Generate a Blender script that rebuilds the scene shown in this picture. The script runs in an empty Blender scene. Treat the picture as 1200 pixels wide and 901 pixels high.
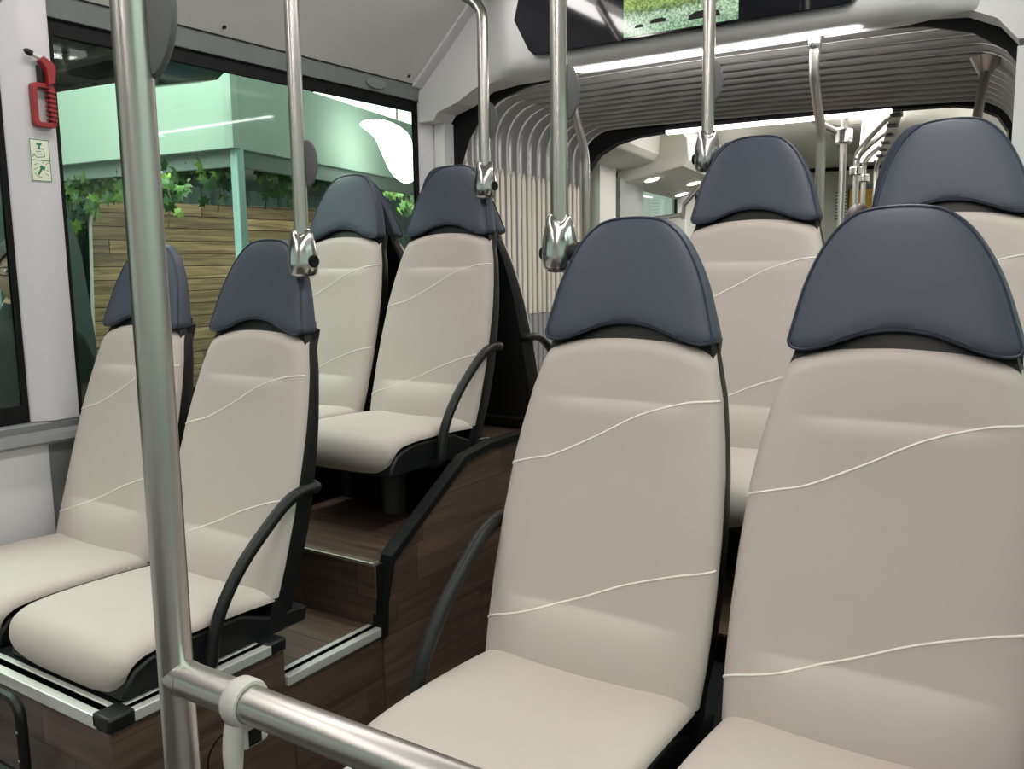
import bpy, bmesh, math, random
from mathutils import Vector, Matrix
random.seed(7)
SC = bpy.context.scene
COL = SC.collection
EYE = 1.45          # eye height over the bus floor; all coordinates below are eye-relative in z

# ------------------------------------------------------------------ camera
F0, YAW, PITCH, ROLL = 1023.67, 0.58247797, 0.13709845, -0.01328588
fw = Vector((-math.sin(YAW)*math.cos(PITCH), math.cos(YAW)*math.cos(PITCH), -math.sin(PITCH)))
rt = Vector((math.cos(YAW), math.sin(YAW), 0)); up = rt.cross(fw)
r2 = rt*math.cos(ROLL) + up*math.sin(ROLL); u2 = r2.cross(fw)
cd = bpy.data.cameras.new('camera'); cam = bpy.data.objects.new('camera', cd); COL.objects.link(cam)
cd.sensor_fit = 'HORIZONTAL'; cd.sensor_width = 36; cd.lens = F0/1200*36; cd.clip_start = .02
m3 = Matrix((r2, u2, -fw)).transposed()
cam.matrix_world = Matrix.Translation((0, 0, EYE)) @ m3.to_4x4()
SC.camera = cam
# ------------------------------------------------------------------ world and lights
w = bpy.data.worlds.new('hall'); SC.world = w; w.use_nodes = True
w.node_tree.nodes['Background'].inputs[0].default_value = (.80, .86, .84, 1)
w.node_tree.nodes['Background'].inputs[1].default_value = .8
vs = SC.view_settings
vs.view_transform = 'Standard'; vs.look = 'None'; vs.gamma = 1; vs.use_curve_mapping = False
vs.exposure = 0.04
def area(name, loc, size, power, rot=(0, 0, 0), col=(1, .955, .92)):
    l = bpy.data.lights.new(name, 'AREA'); l.shape = 'RECTANGLE'; l.size, l.size_y = size; l.energy = power; l.color = col
    o = bpy.data.objects.new(name, l); COL.objects.link(o); o.location = (loc[0], loc[1], loc[2]+EYE); o.rotation_euler = rot
    return o
# ceiling light strips of the bus (under the built strips) and the lamps of the exhibition hall outside, plus added fills
area('strip_light', (-1.88, 0.2, 1.082), (.10, 5.0), 21)
area('strip_light', (-.42, 0.2, 1.082), (.10, 5.0), 35)
area('portal_light', (-1.14, 2.925, .688), (1.0, .02), 12, (math.radians(40), 0, 0))
area('rear_car_light', (-1.55, 6.8, .98), (.5, 3.6), 75)
area('rear_ceiling_fill', (-2.35, 6.2, .80), (.06, 3.0), 3, (0, math.radians(-150), math.radians(9)))  # added unseen fills that brighten the rear car ceiling
area('rear_ceiling_fill', (-.75, 6.4, .80), (.06, 3.0), 3, (0, math.radians(150), math.radians(9)))
area('hall_lamp', (-4.0, 1.2, 2.95), (3.0, 5.0), 330, (0, math.radians(-18), 0), (.90, 1, .945))
area('booth_fill', (-5.0, 4.9, .70), (.5, 3.0), 30, (0, math.radians(60), 0), (1, .95, .85))  # added unseen fill to brighten the plank wall
area('hall_lamp', (3.6, 1.6, 2.95), (3.0, 6.0), 260, (0, math.radians(42), 0), (.90, 1, .945))

# ------------------------------------------------------------------ materials
MATS = {}
def mat(name, col, rough=.5, metal=0, noise=None, bump=None, emit=None, spec=.5, coat=0):
    m = bpy.data.materials.new(name); m.use_nodes = True; nt = m.node_tree; b = nt.nodes['Principled BSDF']
    b.inputs['Base Color'].default_value = (*col, 1); b.inputs['Roughness'].default_value = rough
    b.inputs['Metallic'].default_value = metal; b.inputs['Specular IOR Level'].default_value = spec
    b.inputs['Coat Weight'].default_value = coat
    if emit: b.inputs['Emission Color'].default_value = (*emit[0], 1); b.inputs['Emission Strength'].default_value = emit[1]
    tc = nt.nodes.new('ShaderNodeTexCoord')
    def nz(scale, detail=3):
        mp = nt.nodes.new('ShaderNodeMapping'); n = nt.nodes.new('ShaderNodeTexNoise')
        nt.links.new(tc.outputs['Object'], mp.inputs[0]); nt.links.new(mp.outputs[0], n.inputs['Vector'])
        mp.inputs['Scale'].default_value = scale; n.inputs['Scale'].default_value = 1; n.inputs['Detail'].default_value = detail
        return n
    if noise:
        n = nz(noise[0]); mx = nt.nodes.new('ShaderNodeMix'); mx.data_type = 'RGBA'
        a = noise[1]
        mx.inputs[6].default_value = (*[c*(1-a) for c in col], 1); mx.inputs[7].default_value = (*[min(1, c*(1+a)) for c in col], 1)
        nt.links.new(n.outputs['Fac'], mx.inputs[0]); nt.links.new(mx.outputs[2], b.inputs['Base Color'])
    if bump:
        n = nz(bump[0]); bp = nt.nodes.new('ShaderNodeBump'); bp.inputs['Strength'].default_value = bump[1]; bp.inputs['Distance'].default_value = bump[2]
        nt.links.new(n.outputs['Fac'], bp.inputs['Height']); nt.links.new(bp.outputs[0], b.inputs['Normal'])
    MATS[name] = m
    return m
def s3(a): return (a, a, a)
mat('cream', (.495, .430, .398), .62, noise=(s3(18), .03), bump=((900, 900, 900), .12, .0006), spec=.35)
mat('line', (.84, .82, .74), .6, noise=(s3(60), .02))
mat('navy', (.050, .060, .085), .5, noise=(s3(25), .06), bump=(s3(1200), .1, .0004), spec=.4)
mat('navy_piping', (.022, .028, .05), .5, noise=(s3(60), .05))
mat('black', (.0065, .0068, .0075), .45, noise=(s3(40), .1), bump=(s3(600), .08, .0004), spec=.35)
mat('step_nosing', (.16, .13, .10), .22, noise=((6, 60, 60), .2))
mat('rubber', (.005, .005, .006), .65, noise=(s3(40), .1), spec=.2)
mat('steel', (.54, .515, .485), .30, 1, noise=((4, 4, 160), .06), bump=((300, 300, 8), .05, .0003))
mat('steel_shaded', (.45, .41, .37), .3, 1, noise=((4, 4, 160), .06))  # shade on the bellows pole put into a darker, browner steel
mat('chrome', (.60, .595, .58), .2, 1, noise=(s3(20), .03))
mat('alu', (.74, .73, .70), .42, .55, noise=((40, 40, 40), .05))
mat('white', (.60, .605, .60), .42, noise=(s3(8), .02))
mat('wall_white', (.74, .72, .74), .45, noise=(s3(8), .02))
mat('pillar', (.60, .585, .61), .4, noise=(s3(8), .02))
mat('panel_grey', (.63, .63, .61), .45, noise=(s3(6), .03))
mat('header_grey', (.20, .225, .215), .4, noise=(s3(9), .10))
mat('sill', (.235, .24, .25), .38, noise=(s3(9), .05))
mat('paddle', (.10, .102, .105), .5, noise=(s3(30), .04))
mat('gloss_black', (.006, .006, .012), .07, noise=(s3(10), .1), coat=.4)
mat('fold', (.225, .225, .22), .30, noise=((3, 60, 60), .10), spec=.8)
mat('fold_edge', (.80, .79, .76), .35, noise=(s3(40), .05))
mat('strip', (.80, .745, .63), .55, noise=(s3(14), .04))
mat('strip_grey', (.33, .34, .35), .55, noise=(s3(14), .04))
mat('led', (1, 1, 1), .4, emit=((1, .97, .95), 18), noise=(s3(5), .01))
mat('led_far', (1, 1, 1), .4, emit=((1, .97, .95), 3.0), noise=(s3(5), .01))
mat('led_soft', (1, 1, 1), .4, emit=((1, .97, .95), 3.2), noise=(s3(5), .01))
mat('red', (.27, .016, .020), .4, noise=(s3(40), .06))
mat('sticker', (.72, .74, .60), .5, noise=(s3(40), .03))
mat('sticker_green', (.02, .20, .085), .5, noise=(s3(40), .05))
mat('clip', (.49, .46, .435), .38, noise=(s3(30), .03))
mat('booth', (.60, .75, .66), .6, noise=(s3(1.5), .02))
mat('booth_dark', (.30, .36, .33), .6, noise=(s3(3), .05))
mat('mint', (.55, .80, .76), .4, noise=(s3(5), .03))
mat('curtain', (.34, .47, .47), .7, noise=((12, 12, 1.5), .25))
mat('teal_dark', (.045, .068, .068), .7, noise=((3, 3, 1), .2))
mat('leaf', (.060, .15, .035), .5, noise=(s3(14), .55))
mat('leaf_dark', (.030, .085, .028), .5, noise=(s3(14), .5))
mat('leaf_light', (.14, .26, .05), .5, noise=(s3(14), .4))
mat('stem', (.09, .10, .03), .7, noise=(s3(30), .2))
mat('beam', (.34, .33, .28), .6, noise=(s3(4), .15))
mat('hall_dark', (.085, .085, .08), .8, noise=(s3(.8), .3))
mat('hall_floor', (.16, .165, .16), .5, noise=(s3(1), .15))
mat('hall_led', (1, 1, 1), .5, emit=((.95, 1, .97), 2.2), noise=(s3(2), .01))
mat('reflection_glow', (1, 1, 1), .5, emit=((1, 1, .98), 5), noise=(s3(2), .01))
mat('dark_reflection', (.012, .03, .028), .35, noise=(s3(6), .2))
mat('skin', (.56, .36, .26), .55, noise=(s3(22), .06))
mat('hair', (.016, .013, .012), .55, noise=(s3(90), .4), bump=((400, 400, 20), .5, .002))
mat('hair_brown', (.018, .011, .008), .55, noise=(s3(90), .4))
mat('coat_dark', (.018, .026, .026), .8, noise=(s3(10), .2))
mat('coat_grey', (.03, .036, .04), .8, noise=(s3(10), .2))
mat('trousers', (.02, .022, .03), .8, noise=(s3(10), .2))
mat('eye_white', (.7, .7, .68), .3, noise=(s3(40), .02))
mat('lips', (.42, .18, .15), .5, noise=(s3(40), .05))
mat('shirt', (.55, .33, .3), .8, noise=(s3(10), .1))
mat('yellow', (.83, .50, .085), .5, noise=(s3(3), .04))
mat('paper', (.66, .66, .60), .6, noise=(s3(4), .03))
mat('ink', (.02, .02, .02), .6, noise=(s3(4), .03))
mat('far_white', (.62, .62, .56), .5, noise=(s3(3), .03))
mat('far_grey', (.27, .29, .27), .5, noise=(s3(3), .05))
mat('far_hatch', (.30, .29, .26), .5, noise=(s3(3), .05))
mat('far_glass', (.02, .03, .028), .08, noise=(s3(3), .2))
mat('floor_dark', (.05, .04, .033), .5, noise=(s3(8), .2))

def wood(name, axis, dark, light, rough=.42, rnd=.45):
    m = bpy.data.materials.new(name); m.use_nodes = True; nt = m.node_tree; b = nt.nodes['Principled BSDF']
    L = nt.links.new; N = nt.nodes.new
    tc = N('ShaderNodeTexCoord'); oi = N('ShaderNodeObjectInfo'); mp = N('ShaderNodeMapping'); n = N('ShaderNodeTexNoise'); r = N('ShaderNodeValToRGB')
    sc = [34.0, 34.0, 34.0]; sc[axis] = 2.2
    mp.inputs['Scale'].default_value = sc
    off = N('ShaderNodeVectorMath'); off.operation = 'ADD'
    mul = N('ShaderNodeVectorMath'); mul.operation = 'SCALE'; mul.inputs['Scale'].default_value = 17
    cmb = N('ShaderNodeCombineXYZ')
    for i in range(3): L(oi.outputs['Random'], cmb.inputs[i])
    L(cmb.outputs[0], mul.inputs[0]); L(tc.outputs['Object'], mp.inputs[0]); L(mp.outputs[0], off.inputs[0]); L(mul.outputs[0], off.inputs[1])
    L(off.outputs[0], n.inputs['Vector']); n.inputs['Scale'].default_value = 1; n.inputs['Detail'].default_value = 6; n.inputs['Distortion'].default_value = .9
    r.color_ramp.elements[0].position = .3; r.color_ramp.elements[0].color = (*dark, 1)
    r.color_ramp.elements[1].position = .72; r.color_ramp.elements[1].color = (*light, 1)
    L(n.outputs['Fac'], r.inputs[0])
    hsv = N('ShaderNodeHueSaturation'); ma = N('ShaderNodeMath'); ma.operation = 'MULTIPLY_ADD'
    ma.inputs[1].default_value = rnd*2; ma.inputs[2].default_value = 1-rnd
    L(oi.outputs['Random'], ma.inputs[0]); L(ma.outputs[0], hsv.inputs['Value']); L(r.outputs[0], hsv.inputs['Color'])
    L(hsv.outputs[0], b.inputs['Base Color']); b.inputs['Roughness'].default_value = rough
    MATS[name] = m
wood('wood_y', 1, (.058, .035, .026), (.135, .086, .063), .42, .20)
wood('wood_x', 0, (.058, .035, .026), (.135, .086, .063), .42, .20)
wood('rustic_y', 1, (.155, .10, .055), (.54, .385, .225), .6, .45)

def glass(name, tint, refl=1.0, rough=0.0):
    m = bpy.data.materials.new(name); m.use_nodes = True; nt = m.node_tree; nt.nodes.clear()
    N = nt.nodes.new; L = nt.links.new
    o = N('ShaderNodeOutputMaterial'); t = N('ShaderNodeBsdfTransparent'); g = N('ShaderNodeBsdfGlossy'); mx = N('ShaderNodeMixShader'); f = N('ShaderNodeLayerWeight'); pw5 = N('ShaderNodeMath'); sch = N('ShaderNodeMath')
    nz = N('ShaderNodeTexNoise'); nz.inputs['Scale'].default_value = .8
    cm = N('ShaderNodeMix'); cm.data_type = 'RGBA'; cm.inputs[6].default_value = (*[c*.97 for c in tint], 1); cm.inputs[7].default_value = (*tint, 1)
    L(nz.outputs['Fac'], cm.inputs[0]); L(cm.outputs[2], t.inputs['Color'])
    g.inputs['Roughness'].default_value = rough; f.inputs['Blend'].default_value = .5
    pw5.operation = 'POWER'; pw5.inputs[1].default_value = 5; sch.operation = 'MULTIPLY_ADD'; sch.inputs[1].default_value = .96*refl; sch.inputs[2].default_value = .025*refl
    L(f.outputs['Facing'], pw5.inputs[0]); L(pw5.outputs[0], sch.inputs[0]); L(sch.outputs[0], mx.inputs[0]); L(t.outputs[0], mx.inputs[1]); L(g.outputs[0], mx.inputs[2]); L(mx.outputs[0], o.inputs[0])
    MATS[name] = m
glass('window_glass', (.86, .95, .88))

def screen_mat():
    m = bpy.data.materials.new('screen_picture'); m.use_nodes = True; nt = m.node_tree; b = nt.nodes['Principled BSDF']
    N = nt.nodes.new; L = nt.links.new
    tc = N('ShaderNodeTexCoord'); sp = N('ShaderNodeSeparateXYZ'); L(tc.outputs['Generated'], sp.inputs[0])
    r = N('ShaderNodeValToRGB'); e = r.color_ramp.elements
    e[0].position = 0; e[0].color = (.25, .42, .26, 1); e[1].position = 1; e[1].color = (.10, .25, .33, 1)
    for p, c in ((.26, (.42, .58, .40)), (.34, (.16, .25, .10)), (.42, (.30, .42, .12)), (.66, (.35, .45, .14)), (.72, (.10, .22, .24))):
        x = e.new(p); x.color = (*c, 1)
    n = N('ShaderNodeTexNoise'); n.inputs['Scale'].default_value = 70; n.inputs['Detail'].default_value = 5; L(tc.outputs['Object'], n.inputs['Vector'])
    ad = N('ShaderNodeMath'); ad.operation = 'MULTIPLY_ADD'; ad.inputs[1].default_value = .22; L(n.outputs['Fac'], ad.inputs[0])
    sb = N('ShaderNodeMath'); sb.operation = 'SUBTRACT'; sb.inputs[1].default_value = .11; L(sp.outputs['Z'], sb.inputs[0]); L(sb.outputs[0], ad.inputs[2])
    L(ad.outputs[0], r.inputs[0])
    n2 = N('ShaderNodeTexNoise'); n2.inputs['Scale'].default_value = 130; n2.inputs['Detail'].default_value = 4; L(tc.outputs['Object'], n2.inputs['Vector'])
    rr = N('ShaderNodeMapRange'); rr.inputs[1].default_value = .35; rr.inputs[2].default_value = .65; rr.inputs[3].default_value = .45; rr.inputs[4].default_value = 1.5; L(n2.outputs['Fac'], rr.inputs[0])
    mu = N('ShaderNodeMix'); mu.data_type = 'RGBA'; mu.blend_type = 'MULTIPLY'; mu.inputs[0].default_value = 1
    L(r.outputs[0], mu.inputs[6]); L(rr.outputs[0], mu.inputs[7])
    b.inputs['Base Color'].default_value = (.01, .01, .01, 1); L(mu.outputs[2], b.inputs['Emission Color']); b.inputs['Emission Strength'].default_value = 1.0
    b.inputs['Roughness'].default_value = .1
    MATS['screen_picture'] = m
screen_mat()

# ------------------------------------------------------------------ geometry helpers
BASE = {}
def lerp(a, b, t): return a+(b-a)*t
def tab(t, x):
    if x <= t[0][0]: return t[0][1]
    for (a, b), (c, d) in zip(t, t[1:]):
        if x <= c: return b+(d-b)*(x-a)/(c-a)
    return t[-1][1]
def catmull(pts, n, closed=False):
    P = [Vector(p) for p in pts]; k = len(P); out = []
    segs = k if closed else k-1
    for i in range(segs):
        p1, p2 = P[i], P[(i+1) % k]
        p0 = P[(i-1) % k] if closed or i > 0 else p1*2-p2
        p3 = P[(i+2) % k] if closed or i+2 < k else p2*2-p1
        for j in range(n):
            t = j/n
            out.append(.5*((2*p1)+(p2-p0)*t+(2*p0-5*p1+4*p2-p3)*t*t+(3*p1-p0-3*p2+p3)*t*t*t))
    if not closed: out.append(P[-1])
    return out
class G:
    def __init__(s): s.v = []; s.f = []; s.mi = []
    def add(s, v, f, mi=0):
        n = len(s.v); s.v += [tuple(p) for p in v]; s.f += [tuple(i+n for i in q) for q in f]; s.mi += [mi]*len(f); return s
    def box(s, x0, x1, y0, y1, z0, z1, mi=0):
        return s.add([(x, y, z) for x in (x0, x1) for y in (y0, y1) for z in (z0, z1)],
                     [(0, 1, 3, 2), (4, 6, 7, 5), (0, 4, 5, 1), (2, 3, 7, 6), (0, 2, 6, 4), (1, 5, 7, 3)], mi)
    def prism(s, poly, axis, a, b, mi=0):
        n = len(poly)
        def mk(p, c):
            q = list(p); q.insert(axis, c); return q
        v = [mk(p, a) for p in poly]+[mk(p, b) for p in poly]
        f = [tuple(range(n))[::-1], tuple(range(n, 2*n))]+[(i, (i+1) % n, n+(i+1) % n, n+i) for i in range(n)]
        return s.add(v, f, mi)
    def loft(s, rings, cap=True, closed=True, mi=0):
        n = len(rings[0]); v = [p for r in rings for p in r]; f = []
        for i in range(len(rings)-1):
            for j in range(n if closed else n-1):
                k = (j+1) % n; f.append((i*n+j, i*n+k, (i+1)*n+k, (i+1)*n+j))
        if cap: f.append(tuple(range(n))[::-1]); f.append(tuple((len(rings)-1)*n+j for j in range(n)))
        return s.add(v, f, mi)
    def tube(s, path, r, seg=12, closed=False, mi=0, flat=None):
        P = [Vector(p) for p in path]; k = len(P); rings = []; nrm = None
        for i in range(k):
            a = P[(i-1) % k] if closed or i > 0 else P[i]; b = P[(i+1) % k] if closed or i < k-1 else P[i]
            t = (b-a).normalized()
            if nrm is None:
                h = Vector((0, 0, 1)) if abs(t.z) < .9 else Vector((1, 0, 0)); nrm = (h-t*h.dot(t)).normalized()
            else: nrm = (nrm-t*nrm.dot(t)).normalized()
            bn = t.cross(nrm); rr = r[i] if isinstance(r, (list, tuple)) else r; fl = flat or 1
            rings.append([P[i]+nrm*rr*math.cos(2*math.pi*j/seg)+bn*rr*fl*math.sin(2*math.pi*j/seg) for j in range(seg)])
        if closed: rings.append(rings[0])
        return s.loft(rings, cap=not closed, mi=mi)
    def ell(s, c, r, nu=16, nv=10, mi=0):
        rings = []
        for i in range(nv+1):
            a = math.pi*i/nv; a = min(max(a, .02), math.pi-.02)
            rings.append([(c[0]+r[0]*math.sin(a)*math.cos(2*math.pi*j/nu), c[1]+r[1]*math.sin(a)*math.sin(2*math.pi*j/nu), c[2]-r[2]*math.cos(a)) for j in range(nu)])
        return s.loft(rings, mi=mi)
    def obj(s, name, mats, parent=None, local=False, smooth=True, bevel=0, ang=35):
        me = bpy.data.meshes.new(name)
        if parent is not None: b = Vector((0, 0, 0)) if local else BASE[parent.name]
        else:
            mn = [min(p[i] for p in s.v) for i in range(3)]; mx = [max(p[i] for p in s.v) for i in range(3)]
            b = Vector(((mn[0]+mx[0])/2, (mn[1]+mx[1])/2, mn[2]))
        me.from_pydata([tuple(Vector(p)-b) for p in s.v], [], s.f)
        for m in ([mats] if isinstance(mats, str) else mats): me.materials.append(MATS[m])
        if isinstance(mats, (list, tuple)): me.polygons.foreach_set('material_index', s.mi)
        bm = bmesh.new(); bm.from_mesh(me); bmesh.ops.recalc_face_normals(bm, faces=bm.faces); bm.to_mesh(me); bm.free()
        if smooth: me.shade_smooth(); me.set_sharp_from_angle(angle=math.radians(ang))
        o = bpy.data.objects.new(name, me); COL.objects.link(o)
        if parent is not None: o.parent = parent; BASE[o.name] = b
        else: o.location = (b.x, b.y, b.z+EYE); BASE[o.name] = b
        if bevel:
            md = o.modifiers.new('bevel', 'BEVEL'); md.width = bevel; md.segments = 2; md.limit_method = 'ANGLE'; md.angle_limit = math.radians(40)
        return o
def tag(o, label, cat, group=None, kind=None):
    o['label'] = label; o['category'] = cat
    if group: o['group'] = group
    if kind: o['kind'] = kind
    return o
def thing(name, label, cat, loc=(0, 0, 0), rotz=0, group=None, kind=None):
    o = bpy.data.objects.new(name, None); COL.objects.link(o); o.empty_display_size = .05
    o.location = (loc[0], loc[1], loc[2]+EYE); o.rotation_euler = (0, 0, rotz); BASE[o.name] = Vector(loc)
    return tag(o, label, cat, group, kind)
def struct(g, name, m, label, cat, **k): return tag(g.obj(name, m, **k), label, cat, kind='structure')
def clip(poly, conv):
    """Sutherland-Hodgman: clip poly by the convex polygon conv (2D)."""
    A = sum(conv[i][0]*conv[(i+1) % len(conv)][1]-conv[(i+1) % len(conv)][0]*conv[i][1] for i in range(len(conv)))
    if A < 0: conv = conv[::-1]
    out = list(poly)
    for i in range(len(conv)):
        a, b = conv[i], conv[(i+1) % len(conv)]; src, out = out, []
        side = lambda p: (b[0]-a[0])*(p[1]-a[1])-(b[1]-a[1])*(p[0]-a[0])
        for j in range(len(src)):
            p, q = src[j], src[(j+1) % len(src)]; sp, sq = side(p), side(q)
            if sp >= 0: out.append(p)
            if (sp >= 0) != (sq >= 0):
                t = sp/(sp-sq); out.append((p[0]+(q[0]-p[0])*t, p[1]+(q[1]-p[1])*t))
        if not out: return []
    res = []
    for p in out:
        if not res or abs(p[0]-res[-1][0])+abs(p[1]-res[-1][1]) > 1e-5: res.append(p)
    return res if len(res) > 2 else []
def boards(parent, conv, axis, c0, c1, m, h=.085, length=.62, name='plank', gap=.0006, seed=0, cross=False):
    """planks (running along the polygon's first coordinate) clipped to a convex polygon"""
    rnd = random.Random(seed); us = [p[0] for p in conv]; vs_ = [p[1] for p in conv]
    if cross: conv = [(p[1], p[0]) for p in conv]; us, vs_ = vs_, us
    v = min(vs_)-rnd.random()*h*.4
    while v < max(vs_):
        u = min(us)-rnd.random()*length
        while u < max(us):
            q = clip([(u+gap, v+gap), (u+length-gap, v+gap), (u+length-gap, v+h-gap), (u+gap, v+h-gap)], conv)
            if q:
                if cross: q = [(b, a) for a, b in q]
                G().prism(q, axis, c0, c1).obj(name, m, parent, smooth=False)
            u += length
        v += h

# ================================================================== THE BUS SHELL
XW, XR = -2.44, .16          # inner faces of the side walls
FLOOR, CEIL = -1.45, 1.12
struct(G().box(-2.5, .3, -3.2, 3.1, FLOOR-.08, FLOOR), 'floor', 'floor_dark', 'dark brown floor of the bus aisle', 'floor')
# ceiling: flat middle with two sloping cove panels
g = G().prism([(-2.405, .747), (-2.05, 1.078), (-1.95, CEIL), (-.35, CEIL), (-.25, 1.078), (.14, .747), (.2, .80), (-.2, 1.18), (-2.0, 1.18), (-2.46, .80)], 1, -3.2, 2.97)
ceil = struct(g, 'ceiling', 'panel_grey', 'pale grey bus ceiling with a sloping cove panel over the window', 'ceiling')
for (x, y, z) in ((-2.383, 1.959, .768), (-2.383, 2.88, .768), (-2.383, .9, .768)):
    n = Vector((.331, 0, -.355)).normalized(); c = Vector((x, y, z)); e1 = Vector((0, 1, 0)); e2 = n.cross(e1)
    G().loft([[c+n*d+(e1*math.cos(a)+e2*math.sin(a))*r for a in [i*math.pi/6 for i in range(12)]] for d, r in ((-.002, .0075), (.0025, .0075), (.003, .004))]).obj('screw', 'black', ceil)
for xx in (-1.88, -.42):
    G().box(xx-.055, xx+.055, -2.4, 2.75, CEIL-.03, CEIL).obj('light_strip', 'led_soft', ceil, bevel=.006)
# window header band (grey) below the cove
G0 = G().prism([(-2.405, .747), (-2.47, .80), (-2.47, .69), (-2.432, .69)], 1, -3.2, 3.02)
hd = struct(G0, 'trim_1', 'header_grey', 'grey header strip running above the left side window', 'trim')
G().loft([[(-2.419-.0035*k+.02*math.sin(a)*.2, 2.72+.06*s_*math.cos(a), .718+.02*s_*math.sin(a)) for a in [i*math.pi/10 for i in range(20)]] for k, s_ in ((0, 1), (-1, .95), (-1.2, .7))]).obj('oval_cover', 'header_grey', hd)
G().box(-2.4115, -2.4035, -3.2, 2.96, .7435, .7475).obj('shadow_gap', 'rubber', hd, smooth=False)
# left wall below the sill
wl = struct(G().box(-2.52, XW+.02, -3.2, 1.30, FLOOR, -.478), 'wall_left', 'wall_white', 'white side wall panel under the grey window sill', 'wall', bevel=.004)
G().box(-2.52, XW+.012, 1.30, 3.1, FLOOR, -.478).obj('lower_panel', 'sill', wl)
sill = G().prism([(-2.52, -.478), (-2.385, -.478), (-2.378, -.47), (-2.385, -.45), (-2.405, -.442), (-2.40, -.422), (-2.52, -.418)], 1, -3.2, 3.05)
struct(sill, 'trim_2', 'sill', 'grey ledge strip along the bottom of the left windows', 'trim')
# window posts
def post(y0, y1, name, label, m='pillar'):
    g = G().prism([(-2.458, y0-.001), (-2.44, y0), (-2.412, y0+.035), (-2.405, y0+.05), (-2.405, y1-.012), (-2.41, y1-.002), (-2.458, y1)], 2, -.42, .735)
    return struct(g, name, m, label, 'pillar', bevel=.003)
post(1.266, 1.392, 'wall_pillar', 'white window pillar carrying the red emergency hammer')
post(3.005, 3.21, 'wall_pillar', 'white corner pillar between left window and folding bellows')
post(-.75, -.60, 'wall_pillar', 'white window pillar at the far end of the frontmost left pane')
# windows on the left: frame (frit) + pane
def window(name, y0, y1, label, x=XW-.012, z0=-.42, z1=.69, top=.045, bot=.03, side=.03):
    t = thing(name, label, 'window', (x, (y0+y1)/2, z0), kind='structure')
    G().box(x-.004, x+.004, y0, y1, z0, z1).obj('pane', 'window_glass', t, smooth=False)
    inner = x+.006 if x < -1 else x-.006
    outer = x-.006 if x < -1 else x+.006
    for o_ in (inner, outer):
        a, b = o_-.0015, o_+.0015
        G().box(a, b, y0, y1, z1-top, z1).box(a, b, y0, y1, z0, z0+bot).box(a, b, y0, y0+side, z0+bot, z1-top).box(a, b, y1-side, y1, z0+bot, z1-top).obj('frame', 'rubber', t, smooth=False)
    return t
window('window_1', 1.39, 3.012, 'large tinted left window looking out on the wooden booth')
window('window_2', -.605, 1.268, 'left window pane showing a man in glasses outside', bot=.05, side=.018)
window('window_3', -3.1, -.745, 'left window pane behind the partition rail')
# right wall (mostly out of view) with its window
wr = struct(G().box(XR, XR+.08, -3.2, 3.1, FLOOR, -.45), 'wall_right', 'white', 'white wall below the right side windows', 'wall')
struct(G().box(XR, XR+.08, -3.2, 3.1, .69, 1.18), 'trim_3', 'header_grey', 'grey header strip above the right side windows', 'trim')
for i, (a, b) in enumerate(((-3.1, -1.0), (-.85, 1.2), (1.35, 3.0))):
    window('window_%d' % (4+i), a, b, 'right side window pane, ' + ('rearmost of three', 'middle of three', 'beside the seats nearest the bellows')[i], x=XR+.03, z0=-.45, z1=.69)
for i, y in enumerate((-.925, 1.275)):
    struct(G().box(XR, XR+.07, y-.075, y+.075, -.45, .69), 'wall_pillar', 'pillar', 'white pillar between right side window panes, ' + ('rear', 'front')[i]+' one', 'pillar', bevel=.01)
struct(G().box(-2.52, XR+.08, -3.28, -3.2, FLOOR, 1.18), 'wall_back', 'panel_grey', 'grey end wall of the bus', 'wall')

# ================================================================== WOODEN SEAT PLATFORMS
ZA = -.815
XE = -1.44
def trimbar(parent, path, wdt, hgt, name, m):
    """rectangular bar swept in a YZ path at x0..x1 = path's x +- wdt/2"""
    rings = []
    for i, p in enumerate(path):
        a = Vector(path[max(i-1, 0)]); b = Vector(path[min(i+1, len(path)-1)]); t = (b-a).normalized(); n = Vector((0, -t.z, t.y)); p = Vector(p); X = Vector((wdt/2, 0, 0))
        rings.append([p-X-n*hgt/2, p+X-n*hgt/2, p+X+n*hgt/2, p-X+n*hgt/2])
    return G().loft(rings).obj(name, m, parent, smooth=False, bevel=.0025)
pl = thing('seat_platform', 'dark wood clad platform with metal edging under the left window seats', 'platform', (-1.95, 1.9, FLOOR))
G().box(-2.42, XE-.008, .848, 1.25, FLOOR, ZA).box(-2.42, XE-.008, 1.25, 1.57, FLOOR, -.91).box(-2.42, XE-.008, 1.57, 2.0, FLOOR, -.745).box(-2.42, XE-.008, 2.0, 3.05, FLOOR, -.573).obj('core', 'rubber', pl, smooth=False)
boards(pl, [(-2.42, FLOOR), (XE-.008, FLOOR), (XE-.008, ZA-.02), (-2.42, ZA-.02)], 1, .84, .848, 'wood_x', .105, .55, seed=1)
boards(pl, [(.84, FLOOR), (1.252, FLOOR), (1.252, ZA-.02), (.84, ZA-.02)], 0, XE-.008, XE, 'wood_y', .105, .55, seed=2)
boards(pl, [(1.252, FLOOR), (1.575, FLOOR), (1.575, -.925), (1.252, -.925)], 0, XE-.008, XE, 'wood_y', .105, .7, seed=3)
boards(pl, [(1.575, FLOOR), (3.05, FLOOR), (3.05, -.515), (2.05, -.525), (1.93, -.54), (1.61, -.735), (1.585, -.80), (1.575, -.91)], 0, XE-.012, XE+.004, 'wood_y', .105, .7, seed=4)
boards(pl, [(-2.42, 1.25), (XE-.01, 1.25), (XE-.01, 1.57), (-2.42, 1.57)], 2, -.91, -.905, 'wood_x', .105, .6, seed=5)
boards(pl, [(-2.42, -.905), (XE-.01, -.905), (XE-.01, -.742), (-2.42, -.742)], 1, 1.565, 1.57, 'wood_x', .105, .6, seed=6)
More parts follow.
